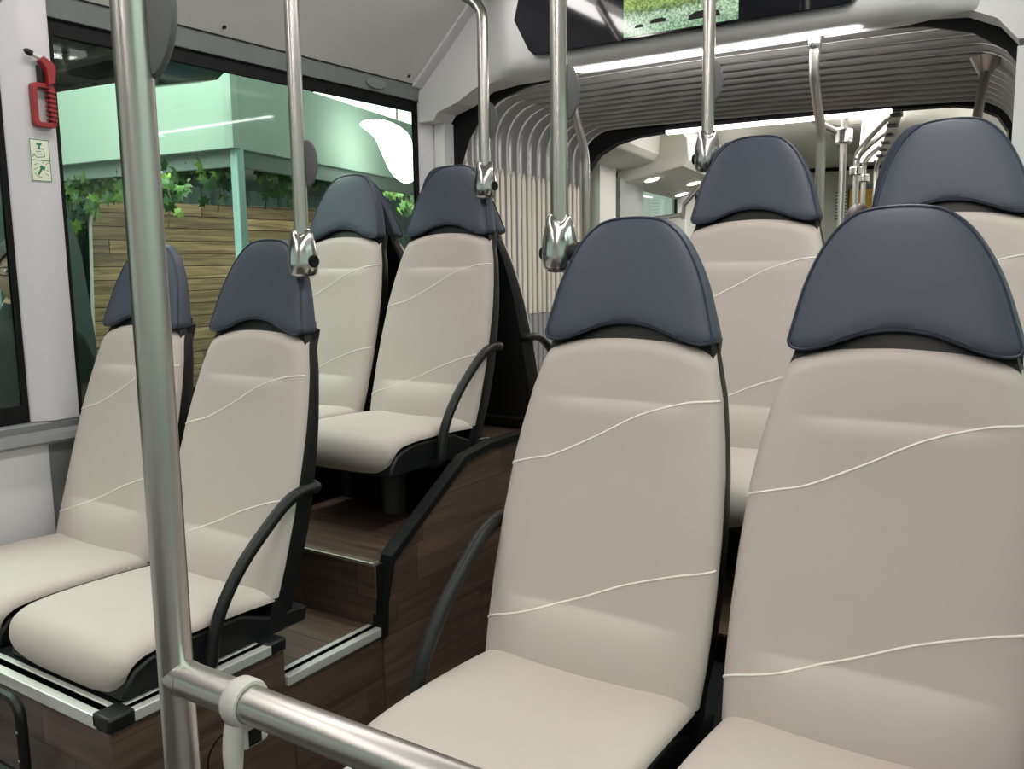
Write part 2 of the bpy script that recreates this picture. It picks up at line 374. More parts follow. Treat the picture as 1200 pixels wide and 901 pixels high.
boards(pl, [(-2.42, 1.57), (XE-.02, 1.57), (XE-.02, 2.0), (-2.42, 2.0)], 2, -.745, -.74, 'wood_x', .105, .6, seed=7)
boards(pl, [(-2.42, 2.0), (XE-.02, 2.0), (XE-.02, 3.05), (-2.42, 3.05)], 2, -.573, -.568, 'wood_x', .105, .6, seed=8)
G().box(-2.42, XE-.01, 1.560, 1.585, -.748, -.737).obj('step_edge', 'step_nosing', pl, smooth=False, bevel=.003)
# kerb trim, black, along the stepped side
trimbar(pl, [(XE-.004, 1.572, -.93), (XE-.004, 1.578, -.84), (XE-.004, 1.61, -.735), (XE-.004, 1.93, -.54), (XE-.004, 2.05, -.524), (XE-.004, 3.05, -.514)], .036, .022, 'kerb_trim', 'rubber')
G().prism([(1.60, -.91), (1.628, -.74), (1.94, -.555), (2.06, -.538), (2.06, -.56), (1.95, -.745), (1.62, -.91)], 0, XE-.05, XE-.02).obj('kerb_panel', 'rubber', pl, smooth=False)
# aluminium edging with black insert
def edging_x(parent, x0, x1, y, z):
    G().box(x0, x1, y-.008, y+.012, z-.024, z+.002).obj('edge_rail', 'alu', parent, smooth=False, bevel=.002)
    G().box(x0, x1, y+.012, y+.028, z-.02, z).obj('edge_insert', 'rubber', parent, smooth=False)
    G().box(x0, x1, y+.028, y+.041, z-.02, z+.002).obj('edge_rail', 'alu', parent, smooth=False, bevel=.002)
def edging_y(parent, y0, y1, x, z, s=1):
    def bx(a, b, t): return G().box(min(x-s*a, x-s*b), max(x-s*a, x-s*b), y0, y1, z-.02, z+t)
    bx(-.008, .012, .002).obj('edge_rail', 'alu', parent, smooth=False, bevel=.002)
    bx(.012, .028, 0).obj('edge_insert', 'rubber', parent, smooth=False)
    bx(.028, .041, .002).obj('edge_rail', 'alu', parent, smooth=False, bevel=.002)
edging_x(pl, -2.42, XE-.035, .84, ZA)
edging_y(pl, .885, 1.215, XE, ZA)
edging_y(pl, 1.254, 1.572, XE, -.905)
def capblock(x0, x1, y0, y1):
    G().box(x0, x1, y0, y1, ZA-.024, ZA+.006).obj('corner_cap', 'black', pl, bevel=.006)
capblock(XE-.048, XE+.008, .832, .888)
capblock(XE-.048, XE+.008, 1.205, 1.256)
# rounded hatch in the side panel
def rrect(cx, cy, w_, h_, r, n=5):
    out = []
    for sx, sy, a0 in ((1, 1, 0), (-1, 1, 90), (-1, -1, 180), (1, -1, 270)):
        for k in range(n+1):
            a = math.radians(a0+90*k/n); out.append((cx+sx*(w_/2-r)+r*math.cos(a), cy+sy*(h_/2-r)+r*math.sin(a)))
    return out
G().prism(rrect(1.155, -1.09, .235, .27, .05), 0, XE, XE+.0015).obj('hatch_seal', 'rubber', pl, smooth=False)
G().prism(rrect(1.155, -1.09, .229, .264, .048), 0, XE, XE+.003).obj('hatch', 'wood_y', pl, smooth=False)
# the matching platform under the right-hand seats
pr = thing('seat_platform', 'dark wood clad platform under the seats behind the partition rail', 'platform', (-.4, 1.9, FLOOR))
XP = -.955
G().box(XP+.05, XR-.01, .87, 1.62, FLOOR, -.801).box(XP+.008, XR-.01, 1.62, 2.0, FLOOR, -.745).box(XP+.008, XR-.01, 2.0, 3.05, FLOOR, -.573).obj('core', 'rubber', pr, smooth=False)
boards(pr, [(.87, FLOOR), (1.62, FLOOR), (1.62, -.815), (.87, -.815)], 0, XP, XP+.008, 'wood_y', .105, .7, seed=12)
boards(pr, [(1.62, FLOOR), (3.05, FLOOR), (3.05, -.54), (2.0, -.54), (1.62, -.745)], 0, XP, XP+.008, 'wood_y', .105, .7, seed=13)
boards(pr, [(XP+.008, FLOOR), (XR-.01, FLOOR), (XR-.01, -.815), (XP+.008, -.815)], 1, .862, .87, 'wood_x', .105, .6, seed=14)
boards(pr, [(XP+.01, 1.62), (XR-.01, 1.62), (XR-.01, 2.0), (XP+.01, 2.0)], 2, -.745, -.74, 'wood_x', .105, .6, seed=15)
edging_y(pr, .87, 1.62, XP, -.81, -1)

# ================================================================== SEATS
ZT = lambda x: -.128-.030*(x/.16)**2
HW = [(-.72, .208), (-.65, .213), (-.55, .215), (-.46, .213), (-.36, .207), (-.30, .199), (-.23, .186), (-.17, .168), (-.12, .152)]
hw = lambda z: tab(HW, z)
YC = lambda z: 1.458+.3*z
def sm(a, b, x):
    t = min(max((x-a)/(b-a), 0), 1); return t*t*(3-2*t)
def front_y(x, z):
    q = min(abs(x)/hw(z), .9999)
    e = min(max((ZT(x)-z)/.03, 0), 1)
    d = .036*(1-q**9)**(1/2.3)*(1-(1-e)**2.5)**(1/2.3)
    y = YC(z)+.028-d
    y += .013*(1-q*q)*sm(-.70, -.55, z)*(1-.5*sm(-.30, -.14, z))
    for zc, hw_, amp, dec in ((-.243, .13, .0045, .028), (-.598, .15, .0095, .050)):
        if z < zc:
            t = (zc-z)/dec; y -= (amp*1.3*t*math.exp(1-t)-amp*.30*math.exp(-t*3))*(1-sm(hw_-.06, hw_+.04, abs(x)))
        else:
            y += amp*.30*math.exp(-(z-zc)/.022)*(1-sm(hw_-.06, hw_+.04, abs(x)))
    return y
OFF = Vector((0, 1.30, -.80))
def seat_meshes(lean):
    M = {}
    # backrest cushion
    nu, nv = 40, 190; v = []; f = []
    for i in range(nv+1):
        a = i/nv; a = 1-(1-a)**1.12
        for j in range(nu+1):
            t = -1+2*j/nu; q = math.copysign(1-(1-abs(t))**2.0, t)*.9995
            z0 = lerp(-.715, -.14, a); x = hw(z0)*q
            z = lerp(-.715, ZT(x), a); x = hw(z)*q
            v.append((x, front_y(x, z), z))
        # close behind: nothing (the shell covers it)
    for i in range(nv):
        for j in range(nu):
            k = i*(nu+1)+j; f.append((k, k+1, k+nu+2, k+nu+1))
    M['backrest'] = (G().add(v, f), 'cream')
    # back of the cushion as a lip so that it has thickness
    def wave(pts):
        P = catmull([(a, b, 0) for a, b in pts], 9); path = []
        for p in P:
            h = hw(p.y); x = max(min(p.x, h*.985), -h*.985); path.append((x, front_y(x, p.y)+.0003, p.y))
        return G().tube(path, .0020, 6)
    M['wave_line'] = (wave([(-.214, -.377), (-.19, -.368), (-.155, -.358), (-.11, -.346), (-.03, -.307), (.048, -.265), (.125, -.240), (.165, -.234), (.196, -.233)]), 'line')
    M['wave_line_2'] = (wave([(-.216, -.655), (-.192, -.642), (-.16, -.632), (-.117, -.618), (-.019, -.581), (.058, -.547), (.147, -.516), (.19, -.505), (.218, -.499)]), 'line')
    # back shell
    rings = []
    for i in range(25):
        z = lerp(-.795, -.115, i/24); h = hw(z)-.001; c = YC(z); b = .055*sm(-.12, -.55, z) if False else .055*(1-sm(-.60, -.12, z))
        if z < -.70: h -= .002
        ring = [(-h*.985, c+.016), (-h, c+.030), (-h, c+.050), (-h*.97, c+.056+b*.5), (-h*.80, c+.060+b*.85), (-h*.4, c+.064+b), (0, c+.065+b), (h*.4, c+.064+b), (h*.80, c+.060+b*.85), (h*.97, c+.056+b*.5), (h, c+.050), (h, c+.030), (h*.985, c+.016), (h*.5, c+.032), (-h*.5, c+.032)]
        rings.append([(x, y, z) for x, y in ring])
    M['back_shell'] = (G().loft(rings), 'black')
    # neck band between backrest and headrest
    top = lambda x: -.098-.036*(abs(x)/.165)**1.6
    xs = [lerp(-.163, .163, i/24) for i in range(25)]
    ring = [(x, top(x)) for x in xs]+[(x, ZT(x)-.022) for x in xs[::-1]]
    g = G(); n = len(ring)
    v = [(x, YC(z)+.008+.030*(abs(x)/.163)**3, z) for x, z in ring]+[(x*.98, YC(z)+.060, z) for x, z in ring]
    f = [(i, (i+1) % n, n+(i+1) % n, n+i) for i in range(n)]
    for b in (0, n): f += [(b+i, b+i+1, b+n-2-i, b+n-1-i) for i in range(24)]
    M['neck_band'] = (g.add(v, f), 'black')
    # headrest
    half = [(0, .083), (.035, .081), (.064, .074), (.089, .056), (.109, .032), (.129, -.004), (.145, -.044), (.157, -.088), (.1645, -.118), (.167, -.130), (.161, -.140), (.14, -.142), (.112, -.136), (.082, -.125), (.045, -.113), (0, -.108)]
    out = [Vector((x, z, 0)) for x, z in half]+[Vector((-x, z, 0)) for x, z in half[-2:0:-1]]
    out = catmull(out, 3, True); cx = Vector((0, -.045, 0)); n = len(out)
    layers = [(.25, -.0105), (.5, -.0102), (.75, -.0095), (.90, -.0075), (.955, -.0045), (.985, .001), (1.0, .010), (1.0, .034), (.985, .041), (.94, .046), (.7, .048), (.3, .048)]
    rings = []
    for s_, dy in layers:
        rings.append([(p.x+lean*(p.y+.13)/.2, YC(p.y)+(dy*lerp(1, .50, (p.y+.14)/.22) if dy > 0 else dy), p.y) for p in [cx+(q-cx)*s_ for q in out]])
    M['headrest'] = (G().loft(rings), 'navy')
    M['piping'] = (G().tube([(p.x+lean*(p.y+.13)/.2, YC(p.y)-.0022, p.y) for p in [cx+(q-cx)*.982 for q in out]], .0027, 6, closed=True), 'navy_piping')
    # seat cushion
    path = catmull([(0, y, z) for y, z in ((1.285, -.684), (1.25, -.683), (1.17, -.678), (1.06, -.675), (.97, -.677), (.915, -.685), (.88, -.706), (.864, -.738), (.866, -.768), (.884, -.793))], 5)
    np_ = len(path); nu = 36; v = []; f = []
    for i, p in enumerate(path):
        a = path[max(i-1, 0)]; b = path[min(i+1, np_-1)]; t = (b-a).normalized(); nrm = Vector((0, -t.z, t.y))     # inward (down / back)
        if nrm.z > 0 and i < np_*.6: nrm = -nrm
        if i >= np_*.6 and nrm.y < 0: nrm = -nrm
        s = i/(np_-1); h = lerp(.203, .208, sm(0, .4, s))-.016*sm(.62, 1, s)
        for j in range(nu+1):
            tt = -1+2*j/nu; q = math.copysign(1-(1-abs(tt))**2, tt)
            drop = .040*(1-(1-min(abs(q), .9999)**4.5)**(1/2.2))+.013*(1-q*q)*(1-sm(.25, .62, s))
            v.append(Vector((h*q, p.y, p.z))+nrm*drop)
    for i in range(np_-1):
        for j in range(nu):
            k = i*(nu+1)+j; f.append((k, k+1, k+nu+2, k+nu+1))
    M['seat_cushion'] = (G().add(v, f), 'cream')
    prof = [(.887, -.799), (.893, -.772), (.915, -.744), (.95, -.730), (1.0, -.722), (1.17, -.724), (1.24, -.752), (1.36, -.765), (1.35, -.799)]
    M['seat_pan'] = (G().prism(prof, 0, -.203, .203), 'black')
    return M
SMS = {k: seat_meshes(k) for k in (-.015, -.007, .015, .007)}
ARM = [(1.375, -.484), (1.335, -.485), (1.29, -.499), (1.234, -.538), (1.16, -.602), (1.105, -.672), (1.078, -.735), (1.068, -.785)]
def make_seat(arm, ped, label, group=None, lean=1):
    SM = SMS[lean]
    t = thing('bus_seat', label, 'seat', (0, 0, 0), 0, group)
    def add(key, name, par=t, bevel=0):
        g, m = SM[key]; gg = G(); gg.v = [tuple(Vector(p)-OFF) for p in g.v]; gg.f = g.f; gg.mi = g.mi
        return gg.obj(name, m, par, local=True, bevel=bevel)
    br = add('backrest', 'backrest'); br['label'] = 'beige upholstered backrest'
    add('wave_line', 'wave_line', br); add('wave_line_2', 'wave_line', br)
    add('back_shell', 'back_shell'); add('neck_band', 'neck_band')
    hr = add('headrest', 'headrest'); hr['label'] = 'navy blue headrest'; add('piping', 'piping', hr)
    sc_ = add('seat_cushion', 'seat_cushion'); sc_['label'] = 'beige seat cushion'
    add('seat_pan', 'seat_pan', bevel=.006)
    if arm:
        path = [Vector((arm*.228, y, z))-OFF for y, z in ARM]
        path = [Vector((arm*.205, ARM[0][0]+.012, ARM[0][1]))-OFF]+path+[Vector((arm*.20, 1.066, -.794))-OFF]
        p = catmull(path, 5)
        G().tube(p, .0135, 12).obj('armrest', 'black', t, local=True)
    if ped:
        G().tube([(0, -.17, -.176), (0, -.17, .002)], .038, 16).box(-.16, .16, -.24, -.125, -.006, .004).obj('pedestal', 'paddle', t, local=True)
    return t
def dup(root, loc, rotz, label):
    r = root.copy(); COL.objects.link(r); r.location = (loc[0], loc[1], loc[2]+EYE); r.rotation_euler = (0, 0, rotz); r['label'] = label
    for ch in root.children:
        c = ch.copy(); COL.objects.link(c); c.parent = r
        for g_ in ch.children:
            d = g_.copy(); COL.objects.link(d); d.parent = c
    return r
protos = {}
def seat(x, y, z, label, arm=0, ped=0, rot=0):
    lean = (-.007 if x < -1.2 else -.015)*(-1 if rot else 1); k = (arm, ped, lean)
    if k not in protos:
        protos[k] = make_seat(arm, ped, label, 'beige bus seats', lean); o = protos[k]; o.location = (x, y, z+EYE); o.rotation_euler = (0, 0, rot)
    else: o = dup(protos[k], (x, y, z), rot, label)
    return o
YB = 2.13
seat(-2.135, 1.30, -.815, 'beige bus seat against the left wall beside the pillar with the red hammer')
seat(-1.675, 1.30, -.815, 'beige bus seat with black armrest on the metal edged platform under the left window', arm=1)
seat(-2.18, YB, -.565, 'raised beige bus seat next to the glass, in front of the ivy covered booth', ped=1)
seat(-1.725, YB, -.565, 'raised beige bus seat with black armrest next to the dark step and bellows', arm=1, ped=1)
seat(-.69, 1.30, -.80, 'beige bus seat with black armrest standing on the aisle behind the partition rail', arm=-1)
seat(-.235, 1.30, -.80, 'beige bus seat behind the partition rail, farther from the aisle')
seat(-.735, YB+.0, -.56, 'raised beige bus seat on the aisle below the monitor, right row', arm=-1, ped=1)
seat(-.275, YB, -.56, 'raised beige bus seat in the right row away from the aisle, below the angled pole', ped=1)
for x, a, lab in ((-2.225, 0, 'bus seat facing the bellows, back to back with the raised window seat'), (-1.785, -1, 'bus seat with armrest facing the bellows, back to back with raised seat beside the step'),
               (-.77, 1, 'bus seat facing the bellows, back to back with the raised right row aisle seat'), (-.31, 0, 'bus seat facing the bellows, back to back with the inner raised right row seat')):
    seat(x, 2*2.338-YB, -.56, lab, arm=a, ped=0, rot=math.pi)

# ================================================================== HANDRAIL POLES
def circ(c, e1, e2, r, n=16): return [c+(e1*math.cos(2*math.pi*i/n)+e2*math.sin(2*math.pi*i/n))*r for i in range(n)]
def paddle(parent, c, hgt, wdt, ang):
    """flat almond-shaped button housing, edge turned to direction ang"""
    e = Vector((math.cos(ang), math.sin(ang), 0)); n = Vector((-e.y, e.x, 0)); c = Vector(c); rings = []
    for s_, d in ((.80, -.007), (.95, -.0055), (1, -.002), (1, .002), (.95, .0055), (.80, .007)):
        ring = []
        for i in range(28):
            a = 2*math.pi*i/28; ca, sa = math.cos(a), math.sin(a)
            ring.append(c+e*(ca*wdt*s_*(1-.25*max(-sa, 0)**2)) + Vector((0, 0, 1))*sa*hgt*s_ + n*d)
        rings.append(ring)
    return G().loft(rings).obj('button_housing', 'paddle', parent)
def seat_pole(x, y, z0, side, label, bend=None, pz=.25, pa=0, link=.05):
    t = thing('grab_pole', label, 'pole', (x, y, z0-.04), 0, 'grab poles on the seats')
    path = [(x, y, z0), (x, y, z0+.2)]
    if bend: path = [(x, y, z0), (x, y, z0+.2), (x, y, bend-.06)]+[(x-.10*(1-math.cos(a)), y-.03*(1-math.cos(a)), bend-.06+.08*math.sin(a)) for a in [k*math.pi/12 for k in range(1, 5)]]; p = Vector(path[-1]); path.append((p.x-.22, p.y-.06, CEIL))
    else: path.append((x, y, CEIL))
    G().tube(path, .0168, 20).obj('tube', 'steel', t)
    rings = []
    prof = [(-.056, .012), (-.054, .024), (-.046, .0315), (-.022, .0345), (.005, .0330), (.028, .0290), (.052, .0240), (.058, .0175)]
    for dz, r in prof:
        ring = []
        for i in range(32):
            a = 2*math.pi*i/32; k = 1+.05*math.cos(2*a-.4)
            zz = dz
            if dz > .04: zz = dz-.016*((1+math.cos(2*(a+.95)))/2)**2
            ring.append((x+r*k*math.cos(a), y+r*k*math.sin(a), z0+zz))
        rings.append(ring)
    G().loft(rings).obj('bracket', 'chrome', t, ang=60)
    ex, ey, ez = Vector((0, 1, 0)), Vector((0, 0, 1)), Vector((1, 0, 0))
    c = Vector((x, y, z0-.018))
    G().loft([circ(c+ez*side*d, ex, ey, r) for d, r in ((.018, .0145), (.038, .0145), (.041, .012), (.039, .006))]).obj('plug', 'rubber', t)
    dv = Vector((-side*.8, .6, 0)) if side > 0 else Vector((1, 0, 0)); e1 = Vector((-dv.y, dv.x, 0))
    G().loft([circ(c+dv*d, e1, ey, .021) for d in (.012, link)]).obj('mounting_arm', 'black', t)
    paddle(t, (x+.010, y+.018, pz), .053, .024, pa)
    return t
seat_pole(-1.528, 1.445, .030, 1, 'steel grab pole rising from the lower left aisle seat headrest', pz=.235, pa=math.radians(35))
seat_pole(-1.575, 2.255, .255, 1, 'steel grab pole with a bent top at the raised seat by the step', bend=.79, pz=.435, pa=math.radians(35))
seat_pole(-.885, 1.522, .038, -1, 'steel grab pole fixed to the aisle seat behind the partition rail', pz=.33, pa=math.radians(20))
seat_pole(-.907, 2.375, .30, -1, 'straight steel grab pole at the raised aisle seat below the monitor', pz=.49, pa=math.radians(20), link=.07)

# partition: near pole with horizontal rail
px_, py_ = -.792, .54
pt = thing('partition_pole', 'thick steel floor pole joined to the horizontal partition rail', 'pole', (px_, py_, FLOOR))
G().tube([(px_, py_, FLOOR), (px_, py_, CEIL)], .0182, 28).obj('tube', 'steel', pt)
G().loft([circ(Vector((px_, py_, z)), Vector((1, 0, 0)), Vector((0, 1, 0)), r, 24) for z, r in ((FLOOR, .045), (FLOOR+.01, .045), (FLOOR+.02, .02))]).obj('foot', 'steel', pt)
paddle(pt, (px_+.014, py_+.012, .250), .066, .027, math.radians(25))
rz = -.432
G().tube([(px_+.002, py_, rz), (-.4, py_, rz), (XR, py_, rz)], .0188, 28).obj('rail', 'steel', pt)
G().tube([(px_+.010, py_, rz), (px_+.020, py_, rz)], .0196, 28).obj('weld', 'steel', pt)
# hook clip on the rail
hx = -.682
hk = thing('coat_hook', 'pale plastic coat hook clamped around the steel partition rail', 'hook', (hx, py_, rz-.07))
ring = lambda x, r: [Vector((x, py_+r*math.cos(a), rz+r*math.sin(a))) for a in [2*math.pi*i/28 for i in range(28)]]
G().loft([ring(hx-.0115, .0192), ring(hx-.0115, .0228), ring(hx-.008, .0245), ring(hx+.006, .0245), ring(hx+.0095, .0228), ring(hx+.0095, .0192), ring(hx-.0115, .0192)], cap=False).obj('clamp_ring', 'clip', hk)
hpath = catmull([(hx-.002, py_-.010, rz-.019), (hx-.002, py_-.014, rz-.034), (hx-.001, py_-.017, rz-.048), (hx, py_-.018, rz-.060), (hx, py_-.0175, rz-.066)], 4)
G().tube(hpath, [lerp(.0120, .0085, i/(len(hpath)-1)) if i < len(hpath)-2 else .0055 for i in range(len(hpath))], 12).obj('hook_finger', 'clip', hk)
G().box(hx-.010, hx+.010, py_-.012, py_+.020, rz-.046, rz-.017).obj('back_plate', 'clip', hk, bevel=.004)
G().box(hx+.0095, hx+.0105, py_-.006, py_+.010, rz-.043, rz-.026).obj('screw_slot', 'rubber', hk)
# black grab loop on the platform front
gp = thing('grab_loop', 'black rectangular grab loop on the wooden platform front', 'handle', (-1.83, .80, -1.02))
pth = [(a, .805, b) for a, b in rrect(-1.795, -.915, .215, .17, .035, 5)]
G().tube(pth, .0095, 8, closed=True, flat=1.2).obj('loop', 'black', gp)
for zz in (-.90, -.96):
    G().tube([(-1.90, .805, zz), (-1.90, .842, zz)], .007, 8).obj('mount', 'black', gp)
    G().tube([(-1.688, .794, zz+.01), (-1.688, .7955, zz+.01)], .003, 8).obj('screw', 'alu', gp)

# ================================================================== PILLAR: HAMMER AND STICKER
XP_ = -2.404
HY = -.014
hm = thing('emergency_hammer', 'red emergency window hammer hanging on the white pillar', 'hammer', (XP_, 1.36, .38))
def yz(g, poly, a, b): return g.prism([(p[0]+HY, p[1]) for p in poly], 0, XP_+a, XP_+b)
# holder loop
g = G(); outer = rrect(1.362, .440, .062, .116, .012, 4); inner = rrect(1.362, .440, .036, .090, .008, 4); n = len(outer)
for a in (.002, .022):
    pass
v = [(XP_+.002, p[0]+HY, p[1]) for p in outer]+[(XP_+.002, p[0]+HY, p[1]) for p in inner]+[(XP_+.022, p[0]+HY, p[1]) for p in outer]+[(XP_+.022, p[0]+HY, p[1]) for p in inner]
f = []
for i in range(n):
    k = (i+1) % n; f += [(i, k, n+k, n+i), (2*n+i, 2*n+k, 3*n+k, 3*n+i), (i, k, 2*n+k, 2*n+i), (n+i, n+k, 3*n+k, 3*n+i)]
g.add(v, f).obj('holder', 'red', hm, bevel=.002)
for k in range(7):
    zz = .402+k*.0125
    yz(G(), [(1.372, zz), (1.392, zz-.004), (1.392, zz+.004), (1.372, zz+.004)], .006, .026).obj('rib', 'red', hm, smooth=False)
yz(G(), [(1.372, .49), (1.392, .50), (1.398, .535), (1.393, .552), (1.366, .568), (1.356, .556), (1.37, .535)], .004, .030).obj('hammer_body', 'red', hm, bevel=.003)
G().tube([(XP_+.017, 1.366+HY, .561), (XP_+.017, 1.338+HY, .571)], .0065, 10).obj('hammer_head', 'alu', hm)
G().tube([(XP_+.017, 1.340+HY, .570), (XP_+.017, 1.328+HY, .5745), (XP_+.017, 1.320+HY, .577)], [.0085, .0085, .003], 10).obj('hammer_tip', 'black', hm)
yz(G(), [(1.354, .499), (1.366, .499), (1.366, .53), (1.354, .545)], .004, .018).obj('clip', 'black', hm, bevel=.002)
st = thing('safety_sticker', 'cream sticker with green hammer instructions below the red hammer', 'sticker', (XP_, 1.35, .24))
yz(G(), rrect(1.349, .2955, .056, .113, .003, 2), -.001, .0006).obj('backing', 'sticker', st, smooth=False)
def ln(a, b, wd=.0016, nm='pictogram'):
    a = Vector((a[0], a[1])); b = Vector((b[0], b[1])); d = (b-a).normalized(); nn = Vector((-d.y, d.x))*wd
    yz(G(), [tuple(a+nn), tuple(b+nn), tuple(b-nn), tuple(a-nn)], .0005, .0010).obj(nm, 'sticker_green', st, smooth=False)
for a, b in (((1.323, .241), (1.375, .241)), ((1.323, .350), (1.375, .350)), ((1.323, .241), (1.323, .350)), ((1.375, .241), (1.375, .350)), ((1.323, .2955), (1.375, .2955))): ln(a, b, .0010, 'border')
def pg(poly): yz(G(), poly, .0005, .0010).obj('pictogram', 'sticker_green', st, smooth=False)
pg([(1.339, .342), (1.356, .342), (1.354, .336), (1.350, .335), (1.350, .325), (1.345, .325), (1.345, .335), (1.340, .337)])
for a, b in (((1.333, .324), (1.345, .327)), ((1.345, .327), (1.360, .326)), ((1.360, .326), (1.361, .306)), ((1.361, .306), (1.340, .303)), ((1.340, .303), (1.331, .312)), ((1.338, .318), (1.352, .319)), ((1.339, .312), (1.354, .312)), ((1.328, .303), (1.334, .312))): ln(a, b, .0008)
pg([(1.349, .283), (1.361, .277), (1.357, .268), (1.352, .272), (1.343, .256), (1.338, .259), (1.347, .274), (1.345, .278)])
for a, b in (((1.330, .262), (1.340, .252)), ((1.340, .252), (1.350, .251)), ((1.328, .270), (1.340, .276)), ((1.362, .286), (1.370, .290)), ((1.363, .270), (1.371, .268)), ((1.360, .262), (1.368, .256)), ((1.354, .288), (1.356, .293)), ((1.330, .283), (1.342, .287))): ln(a, b, .0008)

# ================================================================== PORTAL AND MONITOR
po = thing('bellows_portal', 'white portal around the bellows opening with light strip', 'frame', (-1.2, 3.0, FLOOR))
open_ = [(-2.345, .60), (-2.32, .632), (-2.22, .66), (-2.12, .708), (-2.0, .722), (-.47, .738), (-.36, .728), (-.27, .685), (-.215, .62)]
hdr = [(-2.42, .60)]+open_+[(.16, .60), (.16, .747), (-.25, 1.09), (-.35, CEIL), (-1.95, CEIL), (-2.06, 1.09), (-2.42, .747)]
G().prism(hdr, 1, 2.985, 3.11).obj('header', 'white', po, smooth=False)
G().box(-2.40, -2.345, 3.06, 3.13, FLOOR, .60).obj('post', 'white', po)
G().box(-.215, .15, 2.985, 3.11, FLOOR, .60).obj('post', 'white', po)
# rounded light box along the header
rings = []
prof = [(2.99, .702), (2.925, .700), (2.885, .712), (2.862, .735), (2.856, .765), (2.862, .90), (2.87, CEIL), (2.99, CEIL)]
for x, k in ((-2.06, .05), (-1.98, .35), (-1.92, .75), (-1.86, 1), (-.52, 1), (-.46, .75), (-.40, .35), (-.32, .05)):
    rings.append([(x, 2.99-(2.99-y)*k, z+.02*(1-k)) for y, z in prof])
G().loft(rings).obj('light_box', 'white', po, ang=50)
# pale rib along the end of the cove
G().prism([(-2.42, .735), (-2.40, .735), (-2.06, 1.06), (-1.95, 1.105), (-1.95, CEIL+.01), (-2.07, 1.09), (-2.42, .765)], 1, 2.93, 2.99).obj('end_rib', 'pillar', po, smooth=False, bevel=.006)
G().box(-1.655, -.632, 2.912, 2.926, .695, .702).obj('light_strip', 'led', po, smooth=False, bevel=.003)
mo = thing('information_monitor', 'black wide monitor with a park picture above the bellows portal', 'monitor', (-1.2, 2.84, .75))
mpoly = [(-1.838, .89), (-1.775, .775), (-1.755, .758), (-1.725, .752), (-.675, .752), (-.645, .758), (-.625, .775), (-.562, .89), (-.60, 1.02), (-.66, 1.06), (-1.74, 1.06), (-1.80, 1.02)]
G().prism(mpoly, 1, 2.832, 2.858).obj('casing', 'gloss_black', mo, smooth=False, bevel=.004)
G().box(-1.388, -.986, 2.8305, 2.8325, .762, .99).obj('screen', 'screen_picture', mo, smooth=False)
for (x, z, a, b) in ((-1.10, .795, .055, .012), (-1.26, .80, .03, .007), (-1.33, .792, .016, .005)):
    G().prism([(x-a, z-b), (x+a, z-b), (x+a*.9, z+b*.3), (x+a*.5, z+b), (x-a*.5, z+b), (x-a*.95, z+b*.2)], 1, 2.8298, 2.8306).obj('pictured_vehicle', 'ink', mo, smooth=False)
# bent portal poles
def bent_pole(x, y, z, dy, label):
    t = thing('portal_pole', label, 'pole', (x, y+dy, FLOOR), 0, 'bent portal poles')
    p = [(x, y, z)]+[tuple(q) for q in catmull([(x, y, z-.09), (x, y+dy*.15, z-.14), (x, y+dy*.85, z-.26), (x, y+dy, z-.32)], 4)]+[(x, y+dy, FLOOR)]
    G().tube(p, .0158, 16).obj('tube', 'steel', t)
    G().loft([circ(Vector((x, y, z+d)), Vector((1, 0, 0)), Vector((0, 1, 0)), r, 16) for d, r in ((-.035, .018), (-.03, .0215), (-.004, .0225), (.003, .03), (.008, .03))]).obj('socket', 'chrome', t)
    return t
bent_pole(-1.655, 2.95, .697, .10, 'bent steel pole in the bellows portal beside the left pleats')
bent_pole(-.776, 2.95, .697, .12, 'bent steel pole hanging from the light strip above the raised right seats')
t = thing('bellows_pole', 'angled steel pole hung from the bellows roof near its right corner', 'pole', (-.363, 3.5, FLOOR))
G().tube([(-.363, 3.70, .70), (-.363, 3.68, .64), (-.363, 3.53, .50), (-.363, 3.50, .44), (-.363, 3.50, FLOOR)], .0165, 16).obj('tube', 'steel_shaded', t)
G().loft([circ(Vector((-.363, 3.70, z)), Vector((1, 0, 0)), Vector((0, 1, 0)), r, 12) for z, r in ((.655, .02), (.68, .035), (.72, .055))]).obj('socket', 'steel_shaded', t)

# ================================================================== BELLOWS
be = thing('folding_bellows', 'grey pleated bellows with cream side strips joining the bus halves', 'bellows', (-1.3, 3.9, FLOOR))
NF, Y0 = 12, 3.15
YL1, YR1 = 4.34, 4.67
def arch(k):
    xl = lerp(-2.375, -2.43, k); xr = lerp(-.12, -.26, k); zt = lerp(.80, .772, k); r = .24
    P = [(xl, FLOOR), (xl, -.6), (xl, 0), (xl, zt-r-.02)]
    P += [(xl+r-r*math.cos(a), zt-r+r*math.sin(a)) for a in [i*math.pi/16 for i in range(9)]]
    P += [(lerp(xl+r, xr-r, i/6), zt+.012*math.sin(math.pi*i/6)) for i in range(1, 6)]
    P += [(xr-r+r*math.sin(a), zt-r+r*math.cos(a)) for a in [i*math.pi/16 for i in range(9)]]
    P += [(xr, zt-r-.02), (xr, 0), (xr, -.6), (xr, FLOOR)]
    return P
def yk(x, k):
    """y of the (fanned) fold plane k at x: the joint is bent, the left side is closed up"""
    return Y0+k*lerp(YL1-Y0, YR1-Y0, (x+2.4)/2.15)
def sweep(k, prof):
    """prof: list of (dk in fold pitches, inward depth)"""
    rings = []
    A = arch(k); n = len(A)
    for dk, d in prof:
        ring = []
        for i, p in enumerate(A):
            a = A[max(i-1, 0)]; b = A[min(i+1, n-1)]; tx, tz = b[0]-a[0], b[1]-a[1]; L_ = math.hypot(tx, tz)
            ring.append((p[0]+tz/L_*d, yk(p[0], k+dk/NF), p[1]-tx/L_*d))
        rings.append(ring)
    return G().loft(rings, cap=False, closed=False)
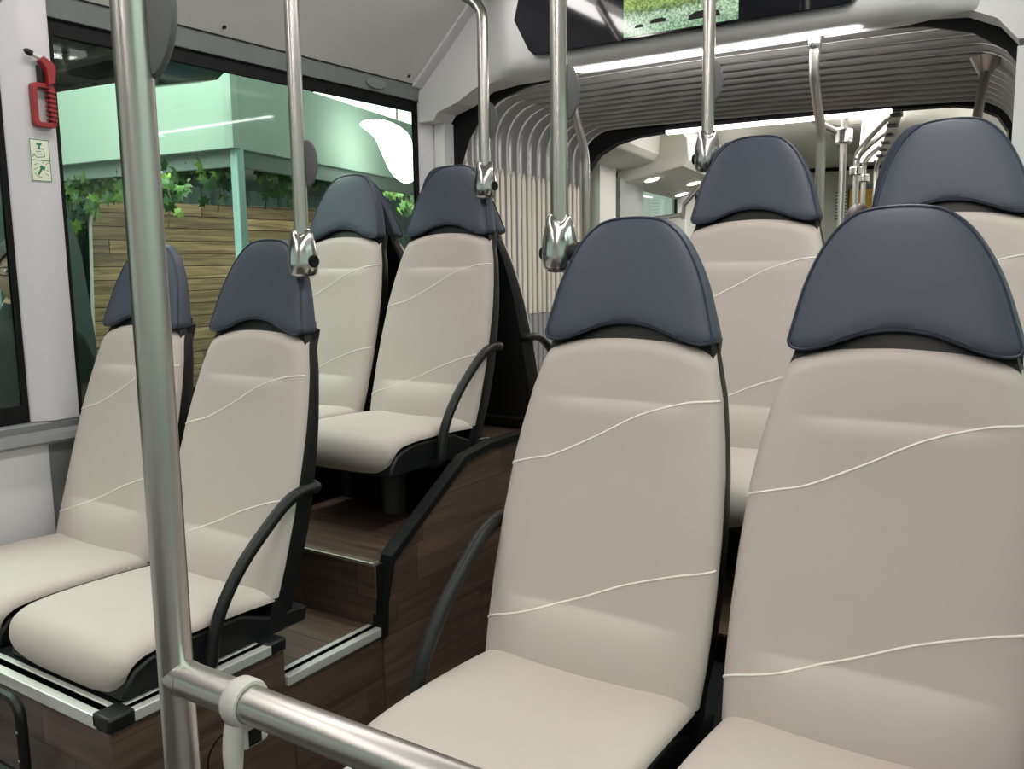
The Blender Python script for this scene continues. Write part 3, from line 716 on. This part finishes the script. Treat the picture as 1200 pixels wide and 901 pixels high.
for i in range(NF):
    k = (i+.5)/NF
    sweep(k, [(-.5, -.02), (-.47, .018), (-.38, .046), (-.18, .064), (.06, .068), (.28, .054), (.43, .024), (.5, -.02)]).obj('fold', 'fold', be)
    sweep(k+.30/NF, [(-.040, .040), (-.046, .056), (.0, .064), (.046, .056), (.040, .040)]).obj('clip_rail', 'fold_edge', be)
    for s_ in (-1, 1):
        x = (lerp(-2.375, -2.43, k)+.058) if s_ < 0 else (lerp(-.12, -.26, k)-.058)
        a, b = (x, x+.010) if s_ < 0 else (x-.010, x)
        for q in ((-.25, .25) if s_ < 0 else (0,)):
            y0_, y1_ = yk(x, k+(q-(.145 if s_ < 0 else .3))/NF), yk(x, k+(q+(.125 if s_ < 0 else .25))/NF); zt = .43-.03*k
            G().prism([(y0_, -.25), (y1_, -.25), (y1_, zt-.02), (lerp(y0_, y1_, .6), zt+.02), (y0_, zt-.012)], 0, a, b).obj('side_strip', 'strip', be, smooth=False, bevel=.003)
            G().prism([(y0_, FLOOR), (y1_, FLOOR), (y1_, -.255), (y0_, -.255)], 0, a, b).obj('lower_strip', 'strip_grey', be, smooth=False)
# black rubber flange behind the portal opening: narrow at the sides, wide in the corners
outer = [(-2.40, FLOOR), (-2.40, .30), (-2.40, .60), (-2.36, .68), (-2.26, .73), (-2.14, .75), (-1.98, .76), (-1.75, .76)]
inner = [(-2.325, FLOOR), (-2.325, .36), (-2.312, .44), (-2.275, .53), (-2.215, .61), (-2.12, .675), (-1.98, .715), (-1.75, .735)]
def flange(o_, i_, nm):
    v = [(x, 3.125, z) for x, z in o_]+[(x, 3.125, z) for x, z in i_]+[(x, 3.145, z) for x, z in o_]+[(x, 3.145, z) for x, z in i_]; n = len(o_); f = []
    for j in range(n-1): f += [(j, j+1, n+j+1, n+j), (2*n+j, 2*n+j+1, 3*n+j+1, 3*n+j), (n+j, n+j+1, 3*n+j+1, 3*n+j), (j, j+1, 2*n+j+1, 2*n+j)]
    G().add(v, f).obj(nm, 'rubber', be, smooth=False)
flange(outer, inner, 'end_flange'); mir = lambda P: [(-2.47-x, z+.012) for x, z in P]
flange(mir(outer), mir(inner), 'end_flange')
sweep(1.0, [(.1, -.10), (.1, .045), (.3, .050), (.4, -.02)]).obj('end_ring', 'rubber', be)
# outer skin, keeps the hall light out
sweep(0, [(-.25, -.03), (NF+.2, -.09)]).obj('outer_skin', 'rubber', be)

# ================================================================== THE REAR CAR (seen through the bellows)
struct(G().box(-3.6, .4, 3.1, 11.2, FLOOR-.08, FLOOR), 'floor', 'floor_dark', 'dark floor of the bellows turntable and rear car', 'floor')
RT = math.radians(9)
OX, OY = -1.37, 4.55
def R(x, y, z=0):
    return Vector((OX+x*math.cos(RT)-y*math.sin(RT), OY+x*math.sin(RT)+y*math.cos(RT), z))
def rg(g):
    g.v = [tuple(R(*p)) for p in g.v]; return g
rc = struct(rg(G().prism([(-1.19, .70), (-.80, 1.02), (-.70, 1.06), (.75, 1.06), (.85, 1.02), (1.19, .70), (1.25, .74), (.9, 1.12), (-.85, 1.12), (-1.25, .74)], 1, .12, 6.4)), 'ceiling', 'far_white', 'pale ceiling of the rear car beyond the bellows', 'ceiling')
rg(G().box(-.02, .24, 2.9, 4.9, 1.045, 1.062)).obj('roof_hatch', 'far_hatch', rc, smooth=False, bevel=.01)
rg(G().box(-.9, .95, 6.30, 6.34, 1.02, 1.062)).obj('panel_gap', 'rubber', rc, smooth=False)
# door cover box on the left with two downlights
rg(G().prism([(-1.19, .52), (-.74, .62), (-.70, .66), (-.72, .86), (-.86, .98), (-1.19, .75)], 1, 1.1, 2.7)).obj('door_cover', 'far_white', rc, smooth=False, bevel=.008)
rg(G().prism([(-1.19, .60), (-.93, .66), (-.90, .70), (-.88, .96), (-1.19, .75)], 1, .14, 1.1)).obj('side_cove', 'far_white', rc, smooth=False, bevel=.01)
rg(G().box(-.83, -.77, 1.5, 1.75, .87, .93)).obj('vent', 'far_grey', rc, smooth=False)
for x, y in ((-1.0, 1.30), (-.88, 2.05), (-1.08, 2.5)):
    z = lerp(.52, .62, (x+1.19)/.45)
    g = G().loft([[Vector((x+r*math.cos(a), y+r*math.sin(a), z+dz+.22*r*math.cos(a))) for a in [i*math.pi/8 for i in range(16)]] for dz, r in ((.004, .045), (-.006, .045), (-.008, .03))]); rg(g).obj('downlight', 'led', rc)
# portal of the rear car
pq = thing('bellows_portal', 'white portal of the rear car with its own light strip', 'frame', (-1.37, 4.68, FLOOR))
open2 = [(-1.06, .40), (-1.02, .52), (-.965, .59), (-.865, .645), (-.745, .675), (-.57, .692), (.53, .714), (.80, .713), (.90, .695), (.985, .65), (1.03, .58), (1.06, .40)]
hdr2 = [(-1.22, .40)]+open2+[(1.22, .40), (1.22, .72), (.9, 1.1), (-.9, 1.1), (-1.22, .72)]
rg(G().prism(hdr2, 1, .02, .10).box(-1.22, -1.06, .02, .10, FLOOR, .40).box(1.06, 1.22, .02, .10, FLOOR, .40)).obj('frame', 'rubber', pq, smooth=False)
rg(G().add([(-.574, .0, .676), (.53, .0, .700), (.53, .05, .700), (-.574, .05, .676), (-.574, .0, .694), (.53, .0, .716), (.53, .05, .716), (-.574, .05, .694)], [(0, 1, 2, 3), (4, 5, 6, 7), (0, 1, 5, 4), (1, 2, 6, 5), (2, 3, 7, 6), (3, 0, 4, 7)])).obj('light_strip', 'led_far', pq, smooth=False)
# walls of the rear car
wl2 = struct(rg(G().box(-1.26, -1.19, .1, 6.4, FLOOR, -.3).box(-1.26, -1.19, .1, 6.4, .62, .76).box(-1.26, -1.15, .62, .95, -.3, .62).box(-1.26, -1.15, 2.9, 3.3, -.3, .62).box(-1.26, -1.15, 4.9, 5.3, -.3, .62)), 'wall_left', 'far_white', 'pale left wall of the rear car with dark windows', 'wall', smooth=False)
rg(G().box(-1.17, -1.13, .98, 1.55, FLOOR, .56)).obj('door_panel', 'far_grey', wl2, smooth=False, bevel=.004)
rg(G().box(-1.17, -1.13, 2.72, 2.88, FLOOR, .58)).obj('door_post', 'white', wl2, smooth=False, bevel=.004)
wi = thing('window_7', 'dark left windows of the rear car', 'window', tuple(R(-1.22, 3.2, -.3)), kind='structure')
for a, b in ((.1, .62), (.95, 2.9), (3.3, 4.9), (5.3, 6.4)):
    rg(G().box(-1.235, -1.225, a, b, -.3, .62)).obj('pane', 'window_glass', wi, smooth=False)
    rg(G().box(-1.224, -1.218, a, a+.06, -.3, .62).box(-1.224, -1.218, b-.06, b, -.3, .62).box(-1.224, -1.218, a, b, .57, .62)).obj('frame', 'rubber', wi, smooth=False)
struct(rg(G().box(1.19, 1.26, .1, 6.4, FLOOR, -.3).box(1.19, 1.26, .1, 6.4, .55, .76)), 'wall_right', 'far_white', 'pale right wall of the rear car', 'wall', smooth=False)
wi = thing('window_8', 'right windows of the rear car', 'window', tuple(R(1.22, 3.2, -.3)), kind='structure')
for a, b in ((.1, 2.0), (2.1, 4.0), (4.1, 6.4)): rg(G().box(1.22, 1.23, a, b, -.3, .55)).obj('pane', 'window_glass', wi, smooth=False)
wb = struct(rg(G().box(-1.26, 1.26, 6.4, 6.46, FLOOR, 1.12)), 'wall_back', 'far_white', 'pale end wall of the rear car with yellow poster', 'wall', smooth=False)
rg(G().prism(rrect(.11, .93, .62, .13, .05), 1, 6.375, 6.40)).obj('rounded_panel', 'white', wb, smooth=False)
rg(G().box(-.06, 1.0, 6.37, 6.40, .80, .855)).obj('grey_band', 'far_grey', wb, smooth=False)
ya = thing('yellow_poster', 'yellow poster with a ruled white strip on the rear end wall', 'poster', tuple(R(.35, 6.38, .2)))
rg(G().box(-.03, .95, 6.345, 6.365, .30, .80)).obj('yellow_field', 'yellow', ya, smooth=False)
rg(G().box(-.18, -.05, 6.345, 6.365, .45, .80)).obj('white_strip', 'paper', ya, smooth=False)
for k in range(9): rg(G().box(-.18, -.06, 6.339, 6.344, .465+k*.038, .477+k*.038)).obj('ruled_line', 'ink', ya, smooth=False)
rg(G().box(-.05, -.03, 6.341, 6.365, .45, .80)).obj('black_edge', 'ink', ya, smooth=False)
# slanting light panel with curved grab rails at the right of the rear car
lp = thing('ceiling_light', 'bright ceiling light panel with black brackets in the rear car', 'light', (-1.1, 6.0, .74))
def P4(pts, th, m, nm, par):
    a = [Vector(p) for p in pts]; G().add([*a, *[p+Vector((0, 0, th)) for p in a]], [(0, 1, 2, 3), (4, 5, 6, 7), (0, 1, 5, 4), (1, 2, 6, 5), (2, 3, 7, 6), (3, 0, 4, 7)]).obj(nm, m, par, smooth=False)
P4([(-1.02, 4.85, .745), (-.90, 4.85, .745), (-1.42, 7.3, .745), (-1.56, 7.3, .745)], .02, 'led_far', 'diffuser', lp)
P4([(-.89, 4.85, .735), (-.83, 4.85, .735), (-1.36, 7.3, .735), (-1.415, 7.3, .735)], .05, 'alu', 'side_rail', lp)
for k in range(7):
    u_ = k/6; c = Vector((lerp(-.885, -1.40, u_), lerp(4.95, 7.2, u_), .725)); G().box(c.x-.02, c.x+.03, c.y-.04, c.y+.04, c.z, c.z+.015).obj('bracket', 'ink', lp, smooth=False)
def far_pole(name, label, paths, r=.017, collars=()):
    p0 = paths[0][0]; t = thing(name, label, 'pole', (p0[0], p0[1], FLOOR), 0, 'rear car poles')
    for p in paths: G().tube(p, r, 10).obj('tube', 'steel', t)
    for c, rr, h in collars: G().loft([circ(Vector((c[0], c[1], c[2]+d)), Vector((1, 0, 0)), Vector((0, 1, 0)), q, 12) for d, q in ((-h, rr*.8), (-h*.8, rr), (h*.8, rr), (h, rr*.8))]).obj('collar', 'chrome', t)
    return t
far_pole('grab_pole', 'steel pole with a collar and side arm in the rear car', [[(-1.262, 5.5, FLOOR), (-1.262, 5.5, 1.0)], [(-1.262, 5.5, .72), (-1.40, 5.45, .80), (-1.50, 5.42, .90), (-1.50, 5.42, 1.02)]], .02, [((-1.262, 5.5, .72), .05, .045)])
def rail(base, top, n, lab, col=True):
    """pole that curves over to the light panel's side rail"""
    b = Vector(base); t_ = Vector(top)
    p = [(b.x, b.y, FLOOR), (b.x, b.y, t_.z-.17)]+[tuple(q) for q in catmull([(b.x, b.y, t_.z-.13), (b.x+(t_.x-b.x)*.08, b.y+(t_.y-b.y)*.08, t_.z-.08), tuple(b.lerp(t_, .5).xy)+(t_.z-.035,), tuple(t_)], 4)]
    return far_pole('grab_rail', lab, [p], .0165, [((b.x, b.y, t_.z-.19), .04, .025)] if col else ())
rail((-1.262, 5.85, 0), (-.93, 5.02, .735), 0, 'curved steel rail arching to the outer end of the rear car light')
rail((-1.30, 6.05, 0), (-1.06, 5.62, .735), 1, 'second curved steel rail arching to the rear car light', False)
rail((-1.33, 6.4, 0), (-1.19, 6.22, .735), 2, 'third curved steel rail arching to the rear car light')
rail((-1.36, 6.95, 0), (-1.31, 6.85, .735), 3, 'short curved steel rail at the inner end of the rear car light', False)
# slanting handrail at the left of the rear car
far_pole('slanted_handrail', 'slanted steel handrail beside the rear car door', [[tuple(R(-.84, 1.55, .30)), tuple(R(-.83, 1.53, .40)), tuple(R(-.66, 1.45, .56)), tuple(R(-.60, 1.42, .66))], [tuple(R(-.84, 1.55, .33)), tuple(R(-1.14, 1.56, .30))]], .016)
# partition screen next to the door
g = rg(G().box(-1.13, -.86, 1.70, 1.72, -.9, .33)); tag(g.obj('door_screen', 'far_white', None, smooth=False), 'pale partition screen beside the rear car door', 'partition')

# ================================================================== EXHIBITION HALL OUTSIDE THE LEFT WINDOWS
HF = -1.74
struct(G().box(-20, 12, -10, 22, HF-.1, HF), 'floor', 'hall_floor', 'grey floor of the exhibition hall', 'floor')
struct(G().box(-20, 12, -10, 22, 3.3, 3.4), 'ceiling', 'hall_dark', 'dark exhibition hall ceiling', 'ceiling')
struct(G().box(-20, -19.9, -10, 22, HF, 3.3), 'wall_left', 'hall_dark', 'dark far wall of the exhibition hall', 'wall')
for i, y in enumerate((2.0, 5.2, 6.6, 7.7, 9.0, 10.6)):
    b = G().box(-19, -5.2, y-.11, y+.11, 2.98, 3.14)
    tag(b.obj('roof_beam', 'beam', smooth=False, bevel=.02), 'pale roof beam under the dark hall ceiling', 'beam', 'hall roof beams')
for i, x in enumerate((-10.6, -12.6, -14.8, -17.2)):
    b = G().box(x-.09, x+.09, 1, 20, 3.15, 3.28)
    tag(b.obj('roof_girder', 'beam', smooth=False, bevel=.02), 'long girder crossing the roof beams of the hall', 'beam', 'hall roof girders')
def hall_light(x, y, wx, wy, label, z=2.96):
    t = thing('hall_light', label, 'light', (x, y, z), 0, 'hall light panels')
    G().box(x-wx/2, x+wx/2, y-wy/2, y+wy/2, z, z+.04).obj('diffuser', 'hall_led', t, smooth=False)
    G().box(x-wx/2-.03, x+wx/2+.03, y-wy/2-.03, y+wy/2+.03, z+.035, z+.09).obj('housing', 'beam', t, smooth=False)
    for sx in (-.4, .4): G().tube([(x+sx*wx, y, z+.08), (x+sx*wx, y, 3.3)], .008, 6).obj('cable', 'beam', t)
hall_light(-11.9, 6.2, .5, .3, 'small bright light panel among the hall roof beams')
hall_light(-15.6, 9.8, .5, .3, 'distant small light panel among the hall roof beams')
for i in range(4):
    for j in range(3):
        hall_light(-14.6+j*1.25, 12.2+i*1.35, 1.1, 1.2, 'wide bright light panel above the canopy near the bright reflection panel', 3.05)
hall_light(-4.0, 1.2, 3.0, 5.0, 'large light panel over the gap between bus and booth', 2.96)
hall_light(3.6, 1.6, 3.0, 6.0, 'large light panel over the hall to the right of the bus', 2.96)
# booth: fascia with corner, soffit, corner column
CX, CY = -4.27, 3.53
bt = thing('exhibition_booth', 'pale mint booth canopy with a sharp corner outside the window', 'booth', (-5.6, 5.0, HF))
lx, ly = -7.2, 3.25       # end of the left fascia
rx, ry = -5.35, 8.0       # end of the right fascia
def wallseg(x0, y0, x1, y1, z0, z1, th, m, nm):
    d = Vector((x1-x0, y1-y0, 0)).normalized(); n = Vector((-d.y, d.x, 0))*th
    a, b = Vector((x0, y0, 0)), Vector((x1, y1, 0))
    G().prism([tuple(a.xy), tuple(b.xy), tuple((b+n).xy), tuple((a+n).xy)], 2, z0, z1).obj(nm, m, bt, smooth=False, bevel=.004)
wallseg(CX, CY, lx, ly, .70, 1.17, -.06, 'booth', 'fascia')
wallseg(CX, CY, rx, ry, .70, 1.17, .06, 'booth', 'fascia')
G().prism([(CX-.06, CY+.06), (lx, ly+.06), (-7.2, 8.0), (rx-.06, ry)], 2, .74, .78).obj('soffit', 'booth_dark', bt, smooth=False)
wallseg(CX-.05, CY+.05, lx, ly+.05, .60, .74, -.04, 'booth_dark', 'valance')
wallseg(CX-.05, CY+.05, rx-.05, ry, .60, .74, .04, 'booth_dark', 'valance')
G().box(CX-.075, CX-.015, CY+.03, CY+.09, HF, .71).obj('corner_column', 'mint', bt, bevel=.008)
for (x, y) in ((rx-.08, ry-.1),): G().box(x-.03, x+.03, y-.03, y+.03, HF, .72).obj('column', 'mint', bt)
# pleated curtain behind the planks
cur = [( -6.95+.05*math.sin(i*1.9)+.02*math.sin(i*.7), lerp(2.6, 8.6, i/150)) for i in range(151)]
gg = G().loft([[Vector((x, y, z)) for x, y in cur] for z in (HF, .78)], cap=False, closed=False)
tag(gg.obj('booth_curtain', 'curtain'), 'blue grey pleated curtain hanging behind the plank wall', 'curtain').modifiers.new('thick', 'SOLIDIFY').thickness = .01
# plank wall with rounded corner
XB = -6.0
pw = thing('plank_wall', 'rustic brown plank wall with rounded lit edge in the booth', 'plank wall', (XB-.03, 4.8, HF))
poly = [(3.60, HF), (3.60, -.8), (3.66, .34), (3.685, .42), (3.73, .47), (3.80, .495), (5.9, .53), (5.9, HF)]
G().prism(poly, 0, XB-.07, XB-.02).obj('backing', 'rubber', pw, smooth=False)
boards(pw, poly, 0, XB-.02, XB, 'rustic_y', .098, 1.5, gap=.003, seed=21)
G().tube([(XB+.004, 3.592, HF), (XB+.004, 3.592, -.8), (XB+.004, 3.652, .34), (XB+.004, 3.678, .425), (XB+.004, 3.727, .478), (XB+.004, 3.80, .503)], .012, 8).obj('edge_strip', 'paper', pw)
# dark rounded screen at its left
ds = G().prism([(2.85, HF), (2.85, .60), (3.21, .60), (3.30, .42), (3.385, .1), (3.44, -.5), (3.46, HF)], 0, -5.72, -5.68)
tag(ds.obj('booth_screen', 'teal_dark', smooth=False, bevel=.01), 'dark teal rounded screen beside the plank wall', 'screen')
# ivy: leaves as parts
def leaf_mesh(nm, m):
    pts = []
    lobes = [(-90, .10), (-60, .62), (-38, .42), (-5, .88), (18, .50), (48, .86), (66, .55), (90, 1.0)]
    half = [(r*math.cos(math.radians(a)), r*math.sin(math.radians(a))) for a, r in lobes]
    pts = half+[(-x, y) for x, y in half[-2:0:-1]]
    me = bpy.data.meshes.new(nm); v = [(0, 0, .06)]+[(x, y, -.18*(abs(x))**1.5-.10*y*y) for x, y in pts]; n = len(pts)
    v2 = [(x, y, z-.03) for x, y, z in v]
    f = [(0, 1+i, 1+(i+1) % n) for i in range(n)]+[(n+1, n+2+(i+1) % n, n+2+i) for i in range(n)]+[(1+i, n+2+i, n+2+(i+1) % n, 1+(i+1) % n) for i in range(n)]
    me.from_pydata(v+v2, [], f); me.materials.append(MATS[m]); return me
LM = [leaf_mesh('leaf', m) for m in ('leaf', 'leaf_dark', 'leaf_light', 'leaf_dark', 'leaf')]
def garland(x0, y0, x1, y1, n, label, zt=.66, drops=(), spread=.12, seed=1):
    rnd = random.Random(seed); t = thing('ivy_garland', label, 'ivy', ((x0+x1)/2, (y0+y1)/2, zt-.3), 0, 'ivy garlands on the booth')
    path = [(lerp(x0, x1, k/20), lerp(y0, y1, k/20), zt-.03+.02*math.sin(k*1.7)) for k in range(21)]
    G().tube(path, .008, 6).obj('vine', 'stem', t)
    base = BASE[t.name]
    for i in range(n):
        u_ = rnd.random(); p = Vector((lerp(x0, x1, u_), lerp(y0, y1, u_), zt)); dr = .10
        for c, wd, ln_ in drops:
            dr = max(dr, ln_*max(0, 1-((u_-c)/wd)**2))
        p += Vector((rnd.uniform(-spread, spread)*.6, rnd.uniform(-spread, spread), -rnd.random()**1.1*dr+.02))
        o = bpy.data.objects.new('leaf', rnd.choice(LM)); COL.objects.link(o); o.parent = t; o.location = p-base
        s_ = rnd.uniform(.045, .082); o.scale = (s_, s_, s_)
        d = Vector((1, -.6, .15))
        o.rotation_euler = (math.radians(90)+rnd.uniform(-.6, .6), rnd.uniform(-1.3, 1.3)+math.pi*(rnd.random() < .6), math.radians(58)+rnd.uniform(-.7, .7))
    for c, wd, ln_ in drops:
        p = Vector((lerp(x0, x1, c), lerp(y0, y1, c), zt)); G().tube([p, p+Vector((.01, .02, -ln_*.5)), p+Vector((0, 0, -ln_*.95))], .005, 5).obj('hanging_vine', 'stem', t)
garland(CX-.15, CY+.15, lx+.9, ly+.25, 210, 'ivy garland under the left canopy edge of the booth', drops=((.10, .05, .33), (.34, .10, .42), (.55, .10, .30), (.72, .08, .35), (.88, .12, .45)), seed=3)
garland(CX-.25, CY+.35, rx-.2, ry-.4, 230, 'ivy garland under the canopy edge right of the mint column', drops=((.03, .02, .30), (.13, .03, .36), (.30, .05, .28), (.43, .05, .42), (.60, .06, .25), (.85, .1, .3)), seed=4)
# added stand-ins for reflections in the glass: glowing panel and black wedge
lm = thing('bright_reflection', 'glowing white panel before the booth canopy, stands for a window reflection', 'reflection', (-4.2, 4.95, .6))
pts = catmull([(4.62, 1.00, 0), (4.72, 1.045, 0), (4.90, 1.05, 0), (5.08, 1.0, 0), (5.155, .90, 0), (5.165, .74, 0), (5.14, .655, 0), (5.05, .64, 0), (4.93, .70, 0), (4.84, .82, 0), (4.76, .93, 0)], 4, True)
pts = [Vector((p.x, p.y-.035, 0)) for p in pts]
G().prism([(p.x, p.y) for p in pts], 0, -4.27, -4.24).obj('glow_panel', 'reflection_glow', lm, smooth=False)
G().tube([(-4.26, 5.0, 1.04), (-4.26, 5.0, 1.9)], .008, 6).obj('cable', 'beam', lm)
sp = thing('reflection_wedge', 'black wedge above the booth corner, stands for a dark window reflection', 'dark_reflection', (-4.1, 3.15, .95))
G().add([(-4.10, 2.916, .938), (-4.10, 3.307, 1.030), (-4.10, 3.37, 1.085), (-4.10, 2.93, 1.085), (-4.30, 2.96, .95), (-4.30, 3.33, 1.04), (-4.30, 3.39, 1.085), (-4.30, 2.97, 1.085)],
        [(0, 1, 2, 3), (4, 5, 6, 7), (0, 1, 5, 4), (1, 2, 6, 5), (2, 3, 7, 6), (3, 0, 4, 7)]).obj('housing', 'dark_reflection', sp, smooth=False, bevel=.008)
for y in (3.0, 3.3): G().tube([(-4.25, y, 1.09), (-4.25, y, 1.9)], .006, 6).obj('cable', 'beam', sp)

# ================================================================== PEOPLE
def person(x, y, zf, hgt, rotz, label, coat, hair, glasses=False):
    """standing figure; local frame faces -Y"""
    t = thing('person', label, 'person', (x, y, zf), rotz); s = hgt/1.78
    J = {}; V = []; Ed = []; Rr = []
    def j(n, p, r, to=None):
        J[n] = len(V); V.append(tuple(c*s for c in p)); Rr.append((r[0]*s, r[1]*s) if isinstance(r, tuple) else (r*s, r*s))
        if to: Ed.append((J[to], J[n]))
    j('pel', (0, 0, .95), (.155, .11)); j('waist', (0, .005, 1.12), (.145, .105), 'pel'); j('chest', (0, 0, 1.32), (.165, .12), 'waist'); j('coll', (0, .01, 1.45), (.10, .075), 'chest'); j('neck', (0, .005, 1.53), .056, 'coll'); j('skull', (0, -.01, 1.60), .05, 'neck')
    for sd, n in ((1, 'l'), (-1, 'r')):
        j('sh'+n, (sd*.165, .01, 1.42), .066, 'coll'); j('el'+n, (sd*.235, .03, 1.13), .047, 'sh'+n); j('wr'+n, (sd*.25, -.05, .88), .031, 'el'+n); j('pm'+n, (sd*.25, -.075, .81), (.022, .036), 'wr'+n)
        j('hp'+n, (sd*.09, 0, .90), .095, 'pel'); j('kn'+n, (sd*.10, -.01, .50), .062, 'hp'+n); j('an'+n, (sd*.10, .02, .09), .044, 'kn'+n); j('ft'+n, (sd*.115, -.13, .045), .042, 'an'+n)
    me = bpy.data.meshes.new('sk'); me.from_pydata(V, Ed, []); o = bpy.data.objects.new('sk', me); COL.objects.link(o)
    md = o.modifiers.new('s', 'SKIN'); md.use_smooth_shade = True
    sv = me.skin_vertices[0].data
    for i, r in enumerate(Rr): sv[i].radius = r; sv[i].use_root = (i == 0)
    sub = o.modifiers.new('d', 'SUBSURF'); sub.levels = 2; sub.render_levels = 2
    dg = bpy.context.evaluated_depsgraph_get(); dg.update(); em = o.evaluated_get(dg).to_mesh()
    g = G(); vv = [tuple(q.co) for q in em.vertices]
    for p in em.polygons:
        c = p.center
        mi = 0 if c.z > 1.545*s else (2 if c.z < .93*s and abs(c.x) < .2*s else (0 if c.z < .865*s else 1))
        g.f.append(tuple(p.vertices)); g.mi.append(mi)
    g.v = vv
    o.evaluated_get(dg).to_mesh_clear(); bpy.data.objects.remove(o); bpy.data.meshes.remove(me)
    # head
    hc = Vector((0, -.02, 1.665)); rings = []
    for i in range(19):
        a = math.pi*i/18; a = min(max(a, .05), math.pi-.05); zz = -math.cos(a); ring = []
        for k in range(28):
            b = 2*math.pi*k/28; cx, cy = math.cos(b)*math.sin(a), math.sin(b)*math.sin(a)
            X, Y_, Z = cx*.074, cy*.096, zz*.118
            if zz < -.2: X *= 1-.22*(-zz-.2); Y_ *= 1-.12*(-zz-.2)
            if cy < -.3 and abs(cx) < .16:                       # nose and brow, mouth
                w_ = (1-abs(cx)/.16); Y_ -= .022*w_*math.exp(-((zz+.16)/.13)**2); Y_ -= .005*w_*math.exp(-((zz+.50)/.07)**2)
            if cy < -.5 and .2 < abs(cx) < .62: Y_ += .007*math.exp(-((zz-.03)/.12)**2)
            if cy < -.4 and abs(cx) < .3: Y_ -= .006*math.exp(-((zz+.85)/.15)**2)
            ring.append(((hc.x+X)*s, (hc.y+Y_)*s, (hc.z+Z)*s))
        rings.append(ring)
    g.loft(rings)
    for sd in (1, -1):
        g.ell((sd*.076*s, 0*s, 1.655*s), (.010*s, .018*s, .030*s), 10, 8)
        g.ell((sd*.030*s, -.098*s, 1.672*s), (.013*s, .008*s, .0075*s), 10, 8, mi=3); g.ell((sd*.030*s, -.1045*s, 1.672*s), (.0055*s, .003*s, .006*s), 8, 6, mi=5)
        for q in range(4):                                           # fingers
            fx = sd*(.25)*s; fy = (-.100+.016*q)*s; L_ = (.072, .080, .076, .060)[q]*s
            g.tube([(fx, fy, .80*s), (fx-sd*.004*s, fy-.004*s, .80*s-L_*.5), (fx-sd*.018*s, fy-.004*s, .80*s-L_)], [.0088*s, .008*s, .006*s], 8)
        g.tube([(sd*.245*s, -.105*s, .845*s), (sd*.235*s, -.130*s, .805*s), (sd*.228*s, -.135*s, .775*s)], [.010*s, .009*s, .0065*s], 8)
    g.ell((0, -.108*s, 1.606*s), (.022*s, .006*s, .0065*s), 10, 6, mi=4)
    g.obj('body', ['skin', coat, 'trousers', 'eye_white', 'lips', 'ink'], t, local=True)
    # hair cap
    rings = []
    for i in range(12):
        a = math.pi*(.36+.64*i/11) ; a = min(a, math.pi-.04); ring = []
        for k in range(32):
            b = 2*math.pi*k/32; fr = max(0, -math.sin(b)); aa = a
            lim = math.pi*(.36+.36*fr**1.2); aa = max(a, lim); zz = -math.cos(aa); r_ = 1.09+.02*math.sin(b*9+i)
            ring.append((math.cos(b)*math.sin(aa)*.076*r_*s, (-.018+math.sin(b)*math.sin(aa)*.097*r_)*s, (1.668+zz*.120*r_)*s))
        rings.append(ring)
    g = G().loft(rings); g.obj('hair', hair, t, local=True)
    if glasses:
        g = G()
        for sd in (1, -1):
            g.tube([(sd*.033*s+px*s, -.118*s, 1.672*s+pz*s) for px, pz in rrect(0, 0, .046, .030, .010, 3)], .0024*s, 6, closed=True)
            g.tube([(sd*.057*s, -.116*s, 1.678*s), (sd*.080*s, -.06*s, 1.678*s), (sd*.082*s, .0, 1.672*s)], .0028*s, 6)
        g.tube([(-.010*s, -.120*s, 1.677*s), (.010*s, -.120*s, 1.677*s)], .0024*s, 6)
        g.obj('glasses', 'ink', t, local=True)
    return t
person(-3.56, 1.845, HF, 1.85, math.radians(62), 'man with glasses and dark jacket standing outside the window', 'coat_dark', 'hair', True)
person(-4.75, 2.56, HF, 1.78, math.radians(200), 'person in dark coat half hidden behind the hammer pillar, outside', 'coat_grey', 'hair')
person(-1.09, 5.15, FLOOR, 1.735, math.radians(20), 'brown haired person in the rear car behind the headrests', 'shirt', 'hair_brown')
